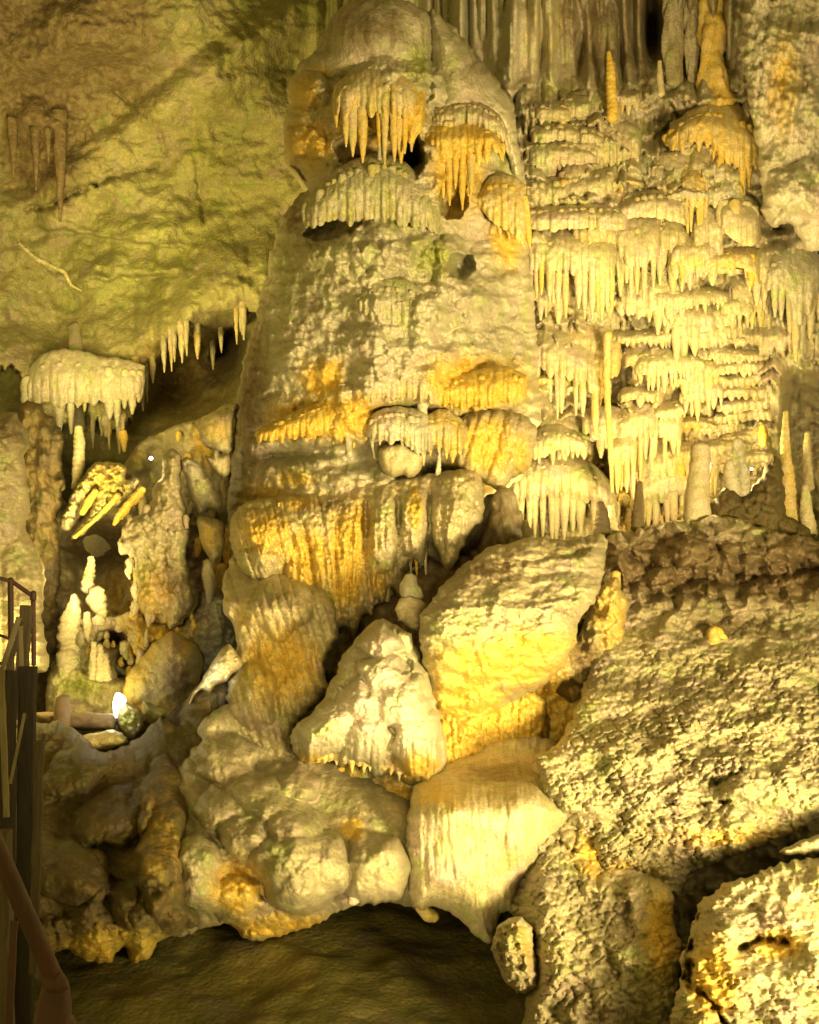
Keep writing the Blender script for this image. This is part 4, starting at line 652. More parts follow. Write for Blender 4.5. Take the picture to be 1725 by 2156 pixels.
# ------------------------------------------------------------------ lower rocks
relief('flowstone_mound', [(352, 1790), (384, 1710), (362, 1650), (405, 1570), (440, 1505), (500, 1480), (580, 1500), (640, 1560), (700, 1600), (770, 1640), (850, 1680), (920, 1700), (950, 1760), (930, 1850), (900, 1915), (820, 1902), (745, 1908), (698, 1930), (640, 1958), (590, 1972), (560, 1980), (510, 1975), (490, 1950), (440, 1952), (395, 1968), (350, 1960), (362, 1880)], lambda u, v: 9.7-1.5*ss(1530, 1800, v)+.5*ss(1880, 1970, v)+.5*ss(830, 930, u), M_ROCK, .3, 40,
       lambda u, v: np.maximum.reduce([0.68*blob(u, v, 640, 1835, 118, 92, .1), 0.57*blob(u, v, 800, 1830, 75, 85), 0.54*blob(u, v, 560, 1680, 85, 60, .5), 0.49*blob(u, v, 480, 1600, 70, 58), 0.49*blob(u, v, 520, 1760, 58, 58), 0.51*blob(u, v, 610, 1740, 80, 60, .4), 0.41*blob(u, v, 470, 1700, 60, 45), 0.41*blob(u, v, 415, 1840, 60, 90), 0.32*blob(u, v, 500, 1900, 60, 50), 0.47*blob(u, v, 620, 1650, 60, 50)])+.03*fbm(u/30, v/30, 4, 151)+.10*bumps(u, v, 24, 13, 152, 1.3, .6)*gs(u, v, 530, 1770, 60, 70)+.11*bumps(u, v, 16, 14, 153)*ss(1905, 1950, v+.02*u)+.07*fbm(u/60, v/60, 4, 154),
       blurpatch([(0, 500, 1870, 60, 60, .8), (0, 600, 1955, 140, 30, .8), (0, 742, 1745, 24, 24, 1), (1, 600, 1720, 120, 80, 0.25), (2, 500, 1620, 90, 60, .3)]), 2.5, 5, 1.2,
       label='bulbous smooth flowstone mound with curled lobes at the lower centre', cat='rock')
solo('small_boulder', [(740, 1730), (742, 1745), (742, 1765)], [14, 20, 14], 8.25, M_OCH, 'small orange ball of stone resting between the smooth lobes', 'dripstone', tint=(.9, 0, 0), rings=18, seg=3)
solo('small_boulder', [(744, 1850), (744, 1875), (744, 1900)], [6, 10, 13], 7.75, M_CALC, 'little white cone at the rim above the dark pit', 'dripstone', rings=16, seg=3)
relief('draped_dome', [(858, 1870), (852, 1780), (862, 1700), (880, 1650), (925, 1615), (985, 1590), (1040, 1560), (1120, 1550), (1200, 1580), (1210, 1680), (1175, 1760), (1140, 1820), (1100, 1850), (1086, 1905), (1056, 1925), (1044, 1960), (1032, 1985), (1000, 1972), (965, 1935), (925, 1912), (880, 1915)], lambda u, v: 9.5-1.5*ss(1570, 1720, v)+.25*ss(1080, 1180, u), M_CALC, .5, 110,
       lambda u, v: .016*ribs(u-.12*(v-1700)+.0006*(v-1800)**2*-1, v, 17, 161)+.018*fbm(u/9, v/50, 3, 162)+.05*fbm(u/60, v/80, 3, 163)+.05*ribs(u, v, 30, 164)*ss(930, 880, u), blurpatch([(2, 1050, 1630, 100, 30, .6), (0, 930, 1680, 60, 30, .5), (1, 1000, 1850, 60, 100, 0.25)]), 2.5, 4, 1.0,
       label='smooth finely ribbed flowstone dome hanging over the dark pit', cat='rock')
solo('small_boulder', [(880, 1908), (900, 1926), (920, 1932)], [10, 15, 9], 8.0, M_ROCK, 'tiny yellow lump stuck under the ribbed dome', 'dripstone', tint=(.4, .2, 0), rings=14, seg=2.5, base='bottom')
relief('lower_slab', [(1060, 1760), (1090, 1640), (1160, 1600), (1290, 1690), (1320, 1780), (1370, 1830), (1415, 1880), (1420, 1945), (1436, 2000), (1440, 2080), (1452, 2300), (1090, 2300), (1095, 2200), (1110, 2110), (1128, 2070), (1125, 1990), (1110, 1945), (1078, 1925), (1070, 1860)], lambda u, v: 8.9-2.0*ss(1620, 2100, v)+.35*ss(1150, 1080, u), M_ROCK, .28, 50,
       lambda u, v: .14*fbm(u/80, v/80, 4, 171)+.10*bumps(u, v, 22, 20, 172, 1.1, 1, jit=1)*gs(u, v, 1160, 1790, 90, 110)+.05*scales(u, v, 36, 24, 173, -.4)+.022*scales(u, v, 15, 11, 174, -.4)+.14*blocks(u, v, 130, 100, 176, .3)+.02*fbm(u/10, v/10, 3, 175), blurpatch([(0, 1250, 1800, 50, 60, .6), (0, 1390, 1960, 40, 90, .8), (1, 1200, 2000, 90, 90, 0.25)]), 2.7, 5, 1.2,
       label='crumpled rock slab running down to the bottom edge right of the pit', cat='rock')
relief('rim_stone', [(1036, 2000), (1048, 1955), (1085, 1930), (1120, 1955), (1132, 2020), (1134, 2080), (1095, 2092), (1062, 2060)], 7.1, M_ROCK, .35, 40, lambda u, v: .08*bumps(u, v, 12, 16, 177)+.1*fbm(u/20, v/20, 4, 178), blurpatch([(0, 1100, 1990, 60, 60, .3), (2, 1060, 2010, 60, 60, .35)]), 2.7, 4, .6, label='dim rough stone wedged at the right rim of the dark pit', cat='rock')
relief('corner_boulder', [(1428, 2070), (1444, 1990), (1466, 1930), (1480, 1896), (1515, 1868), (1588, 1842), (1645, 1818), (1725, 1804), (1960, 1750), (1960, 2320), (1430, 2320), (1410, 2180)], lambda u, v: 7.2-1.0*ss(1800, 2150, v), M_ROCK, .45, 80,
       lambda u, v: .16*fbm(u/110, v/90, 4, 181)+.03*scales(u, v, 34, 15, 182, -.25)+.012*scales(u, v, 15, 9, 183, -.25)+.04*fbm(u/40, v/16, 3, 184)-.3*crack(u, v, [(1560, 2000), (1600, 1978), (1655, 1985)], 7)-.4*crack(u, v, [(1455, 2080), (1450, 2020), (1460, 1985)], 9)-.25*crack(u, v, [(1440, 2060), (1500, 2110), (1545, 2190)], 7), blurpatch([(0, 1500, 2060, 60, 90, .8), (0, 1640, 1990, 60, 30, .8), (0, 1500, 1860, 40, 40, .4)]), 2.7, 6, 1.4,
       label='large bright boulder filling the bottom right corner', cat='boulder')
relief('crack_stone', [(1640, 1796), (1670, 1776), (1730, 1756), (1900, 1700), (1900, 1740), (1760, 1784), (1690, 1800)], 7.35, M_ROCK, .2, 16, lambda u, v: .05*bumps(u, v, 16, 10, 185), None, 3, 3, .5, label='thin flat stone lodged in the black crack at the right edge', cat='rock')
relief('crack_floor', [(1420, 1870), (1480, 1790), (1600, 1750), (1760, 1660), (1950, 1580), (1950, 1850), (1760, 1850), (1560, 1880), (1480, 1990), (1440, 2100), (1400, 2000)], 8.9, M_ROCK, .2, 40, lambda u, v: .2*fbm(u/40, v/30, 4, 187), blurpatch([(2, 1650, 1760, 200, 60, .3), (0, 1440, 1960, 60, 80, .7)]), 5, 4, .6, label='shadowed brown rock inside the crack between slope and corner boulder', cat='rock')  # light dark tint paints some shade into the crack
# ------------------------------------------------------------------ dark left slope
relief('dark_slope', [(60, 1520), (120, 1520), (170, 1545), (210, 1580), (270, 1568), (330, 1520), (385, 1515), (400, 1470), (440, 1425), (486, 1432), (492, 1500), (470, 1545), (430, 1590), (410, 1660), (412, 1760), (405, 1860), (420, 1940), (370, 1965), (325, 2000), (290, 2028), (262, 1998), (220, 2030), (170, 2022), (130, 2000), (80, 2060), (-80, 2100), (-200, 2100), (-200, 1500)], lambda u, v: 10.3-2.2*ss(1500, 1900, v), M_DKROCK, .5, 60,
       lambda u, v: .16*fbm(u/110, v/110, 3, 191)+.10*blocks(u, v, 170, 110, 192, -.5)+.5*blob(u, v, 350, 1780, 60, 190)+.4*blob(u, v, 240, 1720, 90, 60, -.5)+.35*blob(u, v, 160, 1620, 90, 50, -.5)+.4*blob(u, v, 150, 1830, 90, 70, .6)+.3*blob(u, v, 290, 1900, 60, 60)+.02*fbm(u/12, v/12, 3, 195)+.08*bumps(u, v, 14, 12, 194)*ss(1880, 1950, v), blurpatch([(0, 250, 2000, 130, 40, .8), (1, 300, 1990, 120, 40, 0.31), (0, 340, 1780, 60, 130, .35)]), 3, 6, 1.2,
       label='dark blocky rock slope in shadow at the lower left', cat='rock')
relief('rock_seam', [(395, 1985), (420, 1700), (400, 1560), (470, 1560), (520, 1600), (420, 1720), (430, 1900), (470, 1955)], 9.6, M_DKROCK, .2, 30, None, None, 6, 4, .6, label='dark rock seam between the shaded slope and the smooth mound', cat='rock')
# ================================================================== LEFT SIDE CHAMBER
curtain([(52, 790), (90, 745), (150, 735), (215, 750), (262, 755), (305, 770)], [(52, 850), (90, 915), (150, 925), (215, 900), (262, 905), (305, 850)], min(wsurf(q_, p_) for q_ in range(60, 300, 16) for p_ in (780, 820, 860))+.5, 'pale ragged dripstone curtain hanging on the left below the green ceiling', 'flowstone curtain', spacing=17, mid=.5, mat=M_GREY, out=.3, tvar=.3, wr=.75, taper=.5, droplet=22, group=None)
for pts, r, l in (([(158, 690), (160, 770), (163, 850), (165, 905)], [13, 15, 17, 15], 'squarish pale pillar running down the ragged rock hem'),):
    solo('dripstone_pillar', pts, r, [wsurf(150, 690)+.02, wsurf(150, 770)-.1, wsurf(160, 850)-.3, wsurf(160, 850)-.3], M_GREY, l, 'dripstone', lump=.25, rings=20)
solo('stalactite', [(285, 735), (284, 780), (284, 832)], [9, 8, 3], wsurf(284, 780)-.1, M_GREY, 'short tapering stalactite at the right end of the ragged rock hem', 'stalactite', base='top', tint=(.4, .2, 0))
DS = 'dark stalactites on the upper left wall'
for x, y0, y1, r, l in ((127, 235, 466, 11, 'longest dark stalactite on the upper left wall'), (76, 270, 400, 7, 'middle dark stalactite left of the longest one'), (28, 250, 372, 8, 'stubby dark stalactite nearest the left edge'), (188, 270, 345, 6, 'short dark stalactite right of the longest one'), (102, 270, 345, 5, 'thin dark spike hugging the longest stalactite')):
    yy = float((wallY(np.array([x]), np.array([y0]))-wall_disp(np.array([x*1.]), np.array([y0*1.])))[0])-.02
    solo('stalactite', [(x-2, y0), (x, (y0+y1)/2), (x, y1)], [r*1.5, r*1.0, r*.25], yy, M_DKROCK if x in (127, 76) else M_WALL, l, 'stalactite', DS, base='top', tint=(.1, 0, .6), rings=14)
solo('root_strand', [(40, 512), (78, 545), (110, 560), (135, 572), (150, 600), (172, 612)], [3, 6, 5, 4, 4, 1.5], 15.2, M_WALL, 'crooked pale vein of calcite running down the left wall', 'rock', lump=.4, rings=10)
hr_ = np.random.RandomState(4)
for k in range(30):
    x = hr_.choice([hr_.uniform(40, 300), hr_.uniform(290, 520)]); e_ = float(np.interp(x, [-420, -60, 30, 62, 85, 110, 150, 172, 196, 262, 300, 345, 372, 400, 440, 490, 560], [900, 800, 770, 840, 880, 915, 880, 800, 905, 900, 820, 745, 725, 700, 760, 690, 650]))
    y0 = e_-hr_.uniform(20, 34); ln = hr_.uniform(40, 80); q = np.full(9, x); yv = np.linspace(e_-45, e_+6, 9); yy = float((wallY(q, yv)-wall_disp(q, yv)).min())
    r = hr_.uniform(4, 9); r *= hr_.uniform(.6, 1.2); solo('stalactite', [(x-1, y0-14), (x, y0+8), (x, y0+ln*.5), (x+1, y0+ln)], [r*1.3, r*1.15, r*.9, r*.25], [wsurf(x, y0-14)+.12, yy+.06, yy+.04, yy+.04], M_GREY, 'small pale stalactite in the fringe along the ragged rock hem', 'stalactite', 'small stalactites along the ragged rock hem', base='top', lump=.35, rings=10, tint=(hr_.rand()*.4, .1, .2))
# shadowed backdrop rocks
relief('dark_pillar', [(52, 840), (90, 860), (130, 900), (128, 960), (135, 1020), (120, 1080), (130, 1160), (125, 1240), (122, 1330), (118, 1420), (125, 1530), (40, 1530), (50, 1300), (40, 1100), (30, 950)], 13.9, M_DKROCK, .4, 40, lambda u, v: .2*fbm(u/40, v/80, 5, 205)+.1*bumps(u, v, 30, 50, 206), None, 3, 6, .8, label='dark brown rock pillar between the bright left column and the stalagmite group', cat='rock')
relief('shadowed_alcove', [(-300, 860), (60, 900), (150, 1090), (260, 1000), (300, 930), (420, 880), (500, 860), (520, 1000), (520, 1500), (300, 1560), (60, 1560), (-300, 1560)], 15.0, M_ROCK, .2, 60, lambda u, v: .4*fbm(u/90, v/90, 5, 207)+.2*bumps(u, v, 60, 80, 208, .8, .5)+.08*bumps(u, v, 18, 24, 209)-1.2*gs(u, v, 200, 1150, 80, 45)-.9*gs(u, v, 330, 1130, 30, 160), blurpatch([(0, 300, 1300, 150, 150, .5), (2, 220, 1140, 90, 60, .9), (2, 120, 1250, 60, 150, .5), (2, 420, 1180, 60, 120, .7), (0, 450, 930, 50, 60, .8), (0, 250, 960, 60, 40, .4)]), 4, 5, .8, label='recessed rock wall behind the stalagmites on the left', cat='rock')  # dark tint paints shade into the recess and its hollow
# left edge column, brightly lit
relief('bright_column', [(-240, 870), (0, 868), (38, 880), (62, 930), (50, 980), (66, 1060), (58, 1110), (66, 1140), (84, 1165), (93, 1200), (92, 1260), (90, 1330), (100, 1380), (103, 1405), (60, 1420), (-240, 1420)], lambda u, v: 11.9+.0006*np.abs(u-20)*ss(0, 1, u), M_CALC, .7, 60,
       lambda u, v: .12*fbm(u/50, v/30, 4, 211)+.14*bumps(u, v, 40, 20, 212, 1.2, .5)*ss(1200, 950, v)+.06*bumps(u, v, 18, 10, 213, 1.2)+.12*ribs(u, v, 34, 214)*ss(1150, 1220, v), blurpatch([(2, 20, 900, 60, 60, .5)]), 2.6, 4, .8, label='brightly lit cream flowstone column at the left edge behind the railing', cat='column')
SGL = 'pale stalagmites in the left chamber'
def sm(pts, r, Y, l, mat=None, **k):
    k.setdefault('rings', 16); k.setdefault('seg', 2.5); k.setdefault('ring', .22); k.setdefault('lump', .38); k.setdefault('fine', .16)
    return solo('stalagmite', pts, r, Y, mat or M_CALC, l, 'stalagmite', SGL, **k)
sm([(165, 898), (167, 930), (165, 980), (160, 1030)], [8, 12, 13, 9], 14.3, 'straight pale column stalagmite under the ragged rock hem', lump=.1, ring=.06)
sm([(118, 908), (114, 950), (110, 1000)], [4, 6, 10], 14.4, 'thin knobbly stalagmite left of the straight column stalagmite')
sm([(128, 998), (124, 1012), (122, 1030)], [5, 9, 14], 14.3, 'low cone at the foot of the thin knobbly stalagmite')
sm([(96, 1005), (92, 1018)], [5, 9], 14.3, 'tiny pale stub left of the low cone')
sm([(192, 1172), (192, 1190), (186, 1215), (183, 1245)], [6, 8, 13, 12], 12.9, 'stack of pale knobs topped by a finger, above the lit group')
sm([(205, 1240), (203, 1262), (212, 1290), (216, 1300)], [16, 20, 13, 9], 12.8, 'fat rounded lump below the stack of pale knobs')
sm([(156, 1252), (157, 1270), (152, 1300), (148, 1340), (150, 1385)], [5, 12, 22, 25, 26], 12.4, 'broad candle shaped stalagmite with a small knob on top')
sm([(183, 1290), (184, 1320), (186, 1360)], [7, 9, 8], 12.3, 'slim finger right of the broad candle shaped stalagmite')
sm([(206, 1300), (208, 1322), (206, 1345)], [13, 16, 10], 12.4, 'round bun shaped stalagmite in the middle of the lit group')
sm([(197, 1352), (198, 1390), (196, 1428)], [6, 9, 12], 12.0, 'left finger of the glowing white cluster')
sm([(211, 1358), (212, 1395), (212, 1430)], [6, 9, 13], 12.0, 'tallest finger of the glowing white cluster')
sm([(222, 1376), (224, 1405), (226, 1430)], [6, 9, 12], 12.0, 'right finger of the glowing white cluster')
sm([(140, 1372), (142, 1390), (146, 1402)], [22, 26, 24], 12.3, 'low boulder shaped stump under the broad candle stalagmite')
sm([(283, 1318), (284, 1335), (286, 1352)], [8, 14, 8], 12.3, 'smooth egg shaped stalagmite right of the black hole')
sm([(309, 1324), (309, 1342), (307, 1362)], [3, 5, 6], 12.2, 'tiny slim stalagmite beside the smooth egg shaped one')
sm([(262, 1352), (260, 1370), (268, 1388)], [9, 10, 4], 12.3, 'little curled knob below the black hole')
sm([(251, 1318), (250, 1328)], [9, 8], 12.4, 'small square block above the black hole')
sm([(292, 1366), (298, 1390), (300, 1420)], [6, 12, 24], 12.1, 'pointed pale cone left of the smooth brown mound')
relief('broken_slab', [(128, 1112), (140, 1060), (165, 1020), (200, 975), (240, 975), (265, 985), (262, 1010), (290, 1005), (297, 1020), (262, 1052), (225, 1082), (185, 1118), (160, 1134), (150, 1128), (190, 1075), (204, 1030), (196, 1025), (172, 1062), (160, 1090), (148, 1118)], 14.0, M_CALC, .25, 20, lambda u, v: .16*bumps(u, v, 13, 11, 221, 1, 1, jit=1)+.12*fbm(u/12, v/12, 4, 222), blurpatch([(0, 220, 1000, 70, 70, .5), (1, 220, 1030, 90, 60, .35)]), 2.5, 3, .4, label='jagged tilted yellow slab leaning above the dark hollow on the left', cat='rock')
solo('fallen_stalactite', [(303, 1030), (275, 1060), (252, 1085), (240, 1105)], [8, 10, 9, 4], 13.7, M_ROCK, 'orange fallen stalactite lying tilted above the dark hollow', 'stalactite', tint=(.8, 0, 0), lump=.4, fine=.3)
solo('fallen_stalactite', [(250, 1042), (215, 1080), (180, 1112), (156, 1132)], [8, 6, 4, 4], 13.6, M_ROCK, 'thin straight fallen stalactite with a beaded edge, tilted to the left', 'stalactite', tint=(.5, 0, 0), lump=.4, fine=.3)
solo('fallen_stalactite', [(203, 1032), (188, 1055), (172, 1082)], [6, 10, 6], 13.7, M_ROCK, 'short thick orange stalactite fragment left of the longest fallen one', 'stalactite', tint=(.7, 0, 0), lump=.3)
relief('flowstone_pillar', [(250, 1150), (254, 1120), (276, 1095), (300, 1080), (318, 1050), (328, 1022), (345, 1000), (345, 960), (362, 944), (376, 956), (380, 1000), (384, 1040), (392, 1070), (400, 1110), (392, 1160), (398, 1200), (405, 1260), (398, 1290), (370, 1322), (352, 1326), (342, 1300), (306, 1296), (286, 1270), (278, 1200), (272, 1165), (254, 1170)], 12.6, M_CALC, .5, 40,
       lambda u, v: .18*bumps(u, v, 24, 30, 231, 1.1, .6)+.12*bumps(u, v, 12, 12, 232)+.1*fbm(u/20, v/30, 4, 233), blurpatch([(0, 320, 1250, 60, 80, .5), (2, 355, 1180, 20, 60, .4), (1, 300, 1200, 40, 60, .35)]), 2.5, 4, .7, label='knobbly cream flowstone pillar in the middle of the left chamber', cat='column')
relief('leaning_rock', [(385, 965), (410, 972), (430, 995), (455, 1030), (470, 1058), (462, 1076), (440, 1072), (424, 1084), (406, 1062), (392, 1015)], 12.5, M_GREY, .3, 20, lambda u, v: .1*bumps(u, v, 14, 16, 235), blurpatch([(1, 420, 1020, 30, 30, .4)]), 2.5, 4, .5, label='ragged grey rock leaning against the shaded side of the great column', cat='rock')
relief('bright_wedge', [(431, 958), (446, 962), (450, 945), (458, 948), (462, 960), (482, 955), (484, 990), (470, 1006), (450, 990), (438, 975)], 12.6, M_CALC, .2, 12, lambda u, v: .04*bumps(u, v, 12, 12, 236), None, 2.2, 2, .3, label='small brightly lit pale wedge peeking out left of the great column', cat='rock')
relief('smooth_wedge', [(414, 1092), (440, 1088), (466, 1098), (474, 1120), (470, 1160), (452, 1186), (436, 1170), (420, 1130)], 12.2, M_ROCK, .25, 25, lambda u, v: .05*fbm(u/20, v/20, 3, 237), blurpatch([(0, 440, 1130, 40, 40, .5)]), 2.5, 2, .5, label='smooth triangular rock wedge beside the shaded edge of the great column', cat='rock')
solo('dripstone_pillar', [(437, 1180), (440, 1210), (444, 1240), (440, 1268)], [9, 14, 14, 5], 12.2, M_CALC, 'stubby cream drip hanging under the smooth triangular wedge', 'dripstone', lump=.25, rings=18)
relief('yellow_rock', [(420, 900), (440, 870), (480, 858), (500, 850), (494, 900), (488, 950), (470, 960), (440, 948), (425, 930)], 13.2, M_CALC, .3, 25, lambda u, v: .1*bumps(u, v, 16, 18, 238), blurpatch([(0, 460, 910, 40, 40, .45)]), 2.6, 4, .5, label='yellow rough rock patch above the small bright wedge', cat='rock')
relief('brown_mound', [(262, 1450), (270, 1420), (300, 1385), (330, 1345), (360, 1330), (400, 1350), (430, 1390), (420, 1430), (400, 1480), (390, 1520), (340, 1530), (290, 1510), (262, 1480)], 12.0, M_OCH, .5, 60, lambda u, v: .06*fbm(u/50, v/50, 4, 241)+.05*bumps(u, v, 14, 14, 242)*ss(350, 300, u), blurpatch([(2, 370, 1420, 50, 70, .55), (0, 300, 1420, 40, 40, .4)]), 2.6, 3, .7, label='smooth brown mound right of the stalagmite group', cat='rock')
relief('rubble_bank', [(240, 1300), (280, 1290), (330, 1310), (360, 1320), (400, 1300), (430, 1240), (480, 1250), (500, 1330), (490, 1400), (440, 1440), (400, 1400), (330, 1380), (300, 1420), (240, 1430), (150, 1440), (110, 1420), (120, 1370), (180, 1310)], 12.8, M_ROCK, .4, 40, lambda u, v: .25*bumps(u, v, 34, 40, 243, 1, .5)+.1*fbm(u/20, v/20, 4, 244)-1.0*gs(u, v, 240, 1345, 22, 14)-.8*gs(u, v, 265, 1385, 20, 18), blurpatch([(0, 320, 1340, 80, 60, .7), (2, 240, 1345, 40, 25, .8)]), 2.8, 5, .8, label='bank of rubble and rounded stones behind the stalagmite group', cat='rock')
kr = np.random.RandomState(12)
KN = bpy.data.objects['flowstone_pillar']; RB = bpy.data.objects['rubble_bank']
for k in range(34):
    x = kr.uniform(268, 396); y = kr.uniform(1060, 1300); r = kr.uniform(6, 13)
    tube('nodule', [(x, y-r), (x+kr.uniform(-3, 3), y), (x+kr.uniform(-4, 4), y+r*kr.uniform(1, 2.6))], [r*.6, r, r*.35], 12.15+kr.uniform(-.04, .1), M_CALC, KN, lump=.35, rings=12, seg=3, tint=(kr.rand()**2*.6, 0, 0))
for k in range(40):
    x = kr.uniform(250, 490); y = kr.uniform(1290, 1420); r = kr.uniform(5, 12)
    tube('nodule', [(x, y-r*kr.uniform(1, 2.4)), (x+kr.uniform(-3, 3), y), (x+kr.uniform(-3, 3), y+r)], [r*.4, r, r*.7], 12.36+kr.uniform(-.04, .08), M_CALC, RB, lump=.35, rings=12, seg=3, tint=(kr.rand()*.7, 0, 0))
for k in range(16):
    x = kr.uniform(128, 240); y = kr.uniform(1330, 1425); r = kr.uniform(5, 10)
    tube('nodule', [(x, y-r*kr.uniform(1, 3)), (x, y), (x, y+r)], [r*.4, r, r*.9], 12.3+kr.uniform(-.06, .08), M_CALC, RB, lump=.35, rings=12, seg=3, tint=(kr.rand()*.4, 0, 0))
AL = bpy.data.objects['shadowed_alcove']
for k in range(40):
    x = kr.uniform(250, 495); y = kr.uniform(900, 1290); r = kr.uniform(6, 14); L_ = kr.uniform(1, 4)
    tube('drip', [(x, y-r*L_*.5), (x+kr.uniform(-3, 3), y), (x+kr.uniform(-5, 5), y+r*L_)], [r*.8, r, r*.35], 14.5+kr.uniform(-.08, .15), M_ROCK, AL, lump=.35, rings=12, seg=4, tint=(kr.rand()*.7, 0, 0), base='top')
relief('low_back_wall', [(108, 1400), (160, 1405), (240, 1425), (300, 1440), (310, 1530), (240, 1545), (108, 1530)], 12.4, M_CALC, .25, 30, lambda u, v: .1*ribs(u, v, 22, 245)*ss(1450, 1480, v)+.1*fbm(u/30, v/30, 4, 246), blurpatch([(1, 180, 1440, 80, 40, .6)]), 2.8, 3, .6, label='low yellow green rock wall behind the white lamp', cat='rock')
relief('triangular_rock', [(295, 1462), (320, 1480), (392, 1508), (384, 1524), (330, 1520), (300, 1505)], 11.6, M_ROCK, .2, 20, lambda u, v: .03*fbm(u/20, v/20, 3, 247), blurpatch([(1, 340, 1500, 40, 20, .4)]), 2.8, 2, .5, label='flat triangular stone slab right of the white lamp', cat='rock', sharp=True)
relief('stone_cluster', [(396, 1486), (404, 1462), (418, 1446), (428, 1424), (440, 1410), (452, 1388), (470, 1362), (482, 1356), (494, 1368), (512, 1390), (508, 1410), (492, 1420), (478, 1435), (458, 1440), (440, 1460), (424, 1452), (410, 1466)], 9.75, M_CALC, .25, 22, lambda u, v: .12*bumps(u, v, 14, 9, 248, 1.2, .5, rot=-.4), None, 2.2, 3, .4, label='dazzling white lit heap of small stones left of the column foot', cat='rock')
relief('lamp_stone', [(246, 1510), (256, 1480), (272, 1478), (284, 1488), (300, 1500), (303, 1520), (298, 1545), (280, 1558), (262, 1550), (250, 1535)], 11.0, M_GREY, .3, 18, lambda u, v: .12*bumps(u, v, 13, 11, 249), blurpatch([(1, 270, 1515, 30, 30, .5)]), 2.2, 3, .35, label='frilly stone cluster shielding the white lamp', cat='rock')
LP = empty('floodlight', P(250, 1520, 10.95), 'white glaring floodlight on the ground beside the frilly stone cluster', 'lamp')
relief('lit_glass', [(239, 1500), (238, 1478), (243, 1462), (250, 1458), (262, 1466), (266, 1480), (256, 1492), (250, 1506), (243, 1514)], 10.95, M_BULB, .08, 12, None, None, 2.2, .6, .1, LP)
tube('bracket', [(246, 1512), (249, 1526), (262, 1545)], [3, 3, 3], 10.93, M_IRON, LP, lump=0, fine=0)
small_lamp(318, 966, 14.0, 4.5, 'tiny white lamp shining above the tilted slabs on the left')
KB = relief('kerb_beam', [(75, 1500), (120, 1498), (240, 1502), (246, 1518), (242, 1540), (120, 1536), (75, 1530)], 10.9, M_BEAM, .15, 12, lambda u, v: .02*fbm(u/30, v/12, 3, 251), None, 3, 1, .3, label='long brown concrete kerb in front of the stalagmite group', cat='kerb', sharp=True)
solo('post_stump', [(131, 1466), (131, 1490), (131, 1530)], [14, 17, 17], 10.7, M_BEAM, 'round topped dark post standing before the kerb', 'post', lump=.03, rings=20)
relief('lit_ledge', [(165, 1560), (186, 1545), (240, 1538), (268, 1552), (262, 1572), (220, 1584), (180, 1590)], 10.3, M_OCH, .2, 20, lambda u, v: .05*bumps(u, v, 26, 20, 252), None, 2.8, 2, .4, label='warm lit orange stone patch under the kerb', cat='rock')
# ================================================================== WALKWAY RAILING, far left
RL = empty('railing', P(45, 1420, 7.2), 'rusty iron railing with a sloping handrail at the left edge', 'railing')
def bar(name, a, b, r, Y, mat, parent, Y2=None, **k):
    return tube(name, [a, ((a[0]+b[0])/2, (a[1]+b[1])/2), b], [r, r, r], [Y, (Y+(Y2 or Y))/2, Y2 or Y], mat, parent, lump=k.pop('lump', .04), fine=.02, rings=k.pop('rings', 12), **k)
bar('post', (22, 1218), (24, 1410), 6, 7.2, M_IRON, RL); bar('post', (70, 1252), (71, 1400), 5, 7.4, M_IRON, RL)
bar('handrail', (-60, 1200), (22, 1224), 4, 7.0, M_IRON, RL, 7.2); bar('handrail', (22, 1222), (70, 1256), 4.5, 7.2, M_IRON, RL, 7.4)
bar('cross_bar', (-60, 1315), (22, 1346), 3, 7.0, M_IRON, RL, 7.2); bar('cross_bar', (-60, 1390), (24, 1400), 3.5, 7.0, M_IRON, RL, 7.2)
ball = tube('joint', [(70, 1246), (70, 1262)], [6, 7], 7.38, M_IRON, RL, lump=0, fine=.02)
def plank(a, b, w, Y, mat, label, nm='timber_post', Y2=None, d=.5):
    """squared timber between two points"""
    A = Vector(P(*a, Y)); B = Vector(P(*b, Y2 or Y)); t = (B-A).normalized(); s = t.cross(Vector((0, 1, 0))).normalized(); n = s.cross(t); hw = w*K*Y/2; hd = hw*d
    V = []; F = []; m = 14
    for i in range(m+1):
        c = A.lerp(B, i/m); k = 1+.06*math.sin(i*2.3+w)
        for q in ((-1, -1), (-.8, -1.12), (.8, -1.12), (1, -1), (1, 1), (-1, 1)):
            V.append(c+s*hw*k*q[0]+n*hd*q[1]+s*hw*.08*math.sin(i*1.7+q[0]))
    for i in range(m):
        for j in range(6): F.append((i*6+j, i*6+(j+1) % 6, i*6+6+(j+1) % 6, i*6+6+j))
    F.append(tuple(range(6))[::-1]); F.append(tuple(m*6+j for j in range(6)))
    o = mk(nm, [tuple(v) for v in V], F, mat, None, None, smooth=False); return tag(o, label, 'timber', 'timbers of the walkway')
plank((56, 1275), (46, 1420), 24, 6.9, M_WOOD, 'short upright timber with a slanted top behind the railing post')
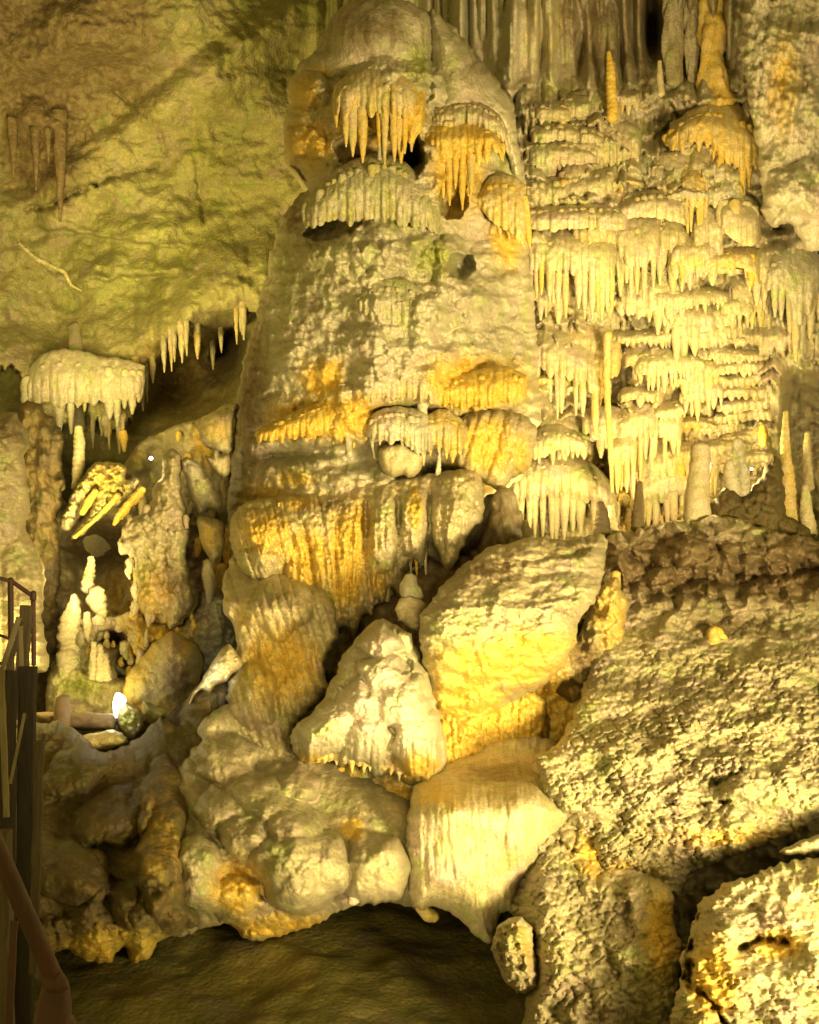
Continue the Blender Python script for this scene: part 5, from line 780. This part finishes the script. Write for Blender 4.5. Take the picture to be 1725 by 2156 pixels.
plank((40, 1300), (4, 1410), 10, 6.6, M_PALE, 'pale brace slanting down left from the top of the short upright timber', 'brace')
plank((48, 1310), (14, 1420), 10, 6.7, M_WOOD, 'darker brace parallel to the pale slanting brace', 'brace')
plank((43, 1318), (48, 1490), 8, 6.4, M_PALE, 'thin pale upright pole in front of the short timber', 'pole')
plank((72, 1405), (56, 1490), 9, 6.4, M_PALE, 'short pale pole leaning left below the railing', 'pole')
plank((52, 1502), (22, 1650), 6, 5.6, M_PALE, 'slim bright pole leaning left in the dark lower left', 'pole')
plank((2, 1405), (14, 1720), 12, 5.2, M_PALE, 'long grey pole running down the left edge', 'pole')
plank((93, 1545), (80, 1640), 8, 5.8, M_WOOD, 'faint splintered stake right of the slim bright pole', 'stake')
M_DARK = simple('dark_timber', (.035, .028, .018), .8, 0, (.012, .01, .008), streak=(5, 5, .6), bumpd=.03)
plank((18, 1412), (12, 2300), 30, 6.0, M_DARK, 'dark timber upright carrying the walkway, left of the twin pair', 'timber_post')
plank((58, 1404), (50, 2300), 34, 6.1, M_DARK, 'dark timber upright carrying the walkway, right of the twin pair', 'timber_post')
plank((84, 1560), (70, 2050), 18, 5.6, M_WOOD, 'narrow brownish timber along the right side of the dark uprights', 'timber_post')
plank((-10, 1750), (-2, 2300), 60, 4.0, M_WOOD, 'dark reddish timber at the very left edge, lowest', 'timber_post')
plank((30, 1940), (12, 2300), 14, 3.4, M_IRON, 'thin reddish bar below the sloping handrail', 'bar')
HR = empty('near_handrail', P(60, 2300, 2.9), 'thick rusty sloping handrail with a ball joint, nearest to the viewer', 'handrail')
bar('rail', (-70, 1640), (118, 2070), 19, 2.5, M_IRON, HR, 2.9, rings=28, lump=.03)
tube('ball_joint', [(96, 2052), (114, 2066), (134, 2078)], [16, 26, 14], 2.88, M_IRON, HR, rings=28, lump=.05, fine=.02)
tube('rail_foot', [(118, 2070), (112, 2150), (130, 2260), (150, 2400)], [26, 40, 74, 104], 2.95, M_IRON, HR, rings=28, lump=.08, fine=.03)
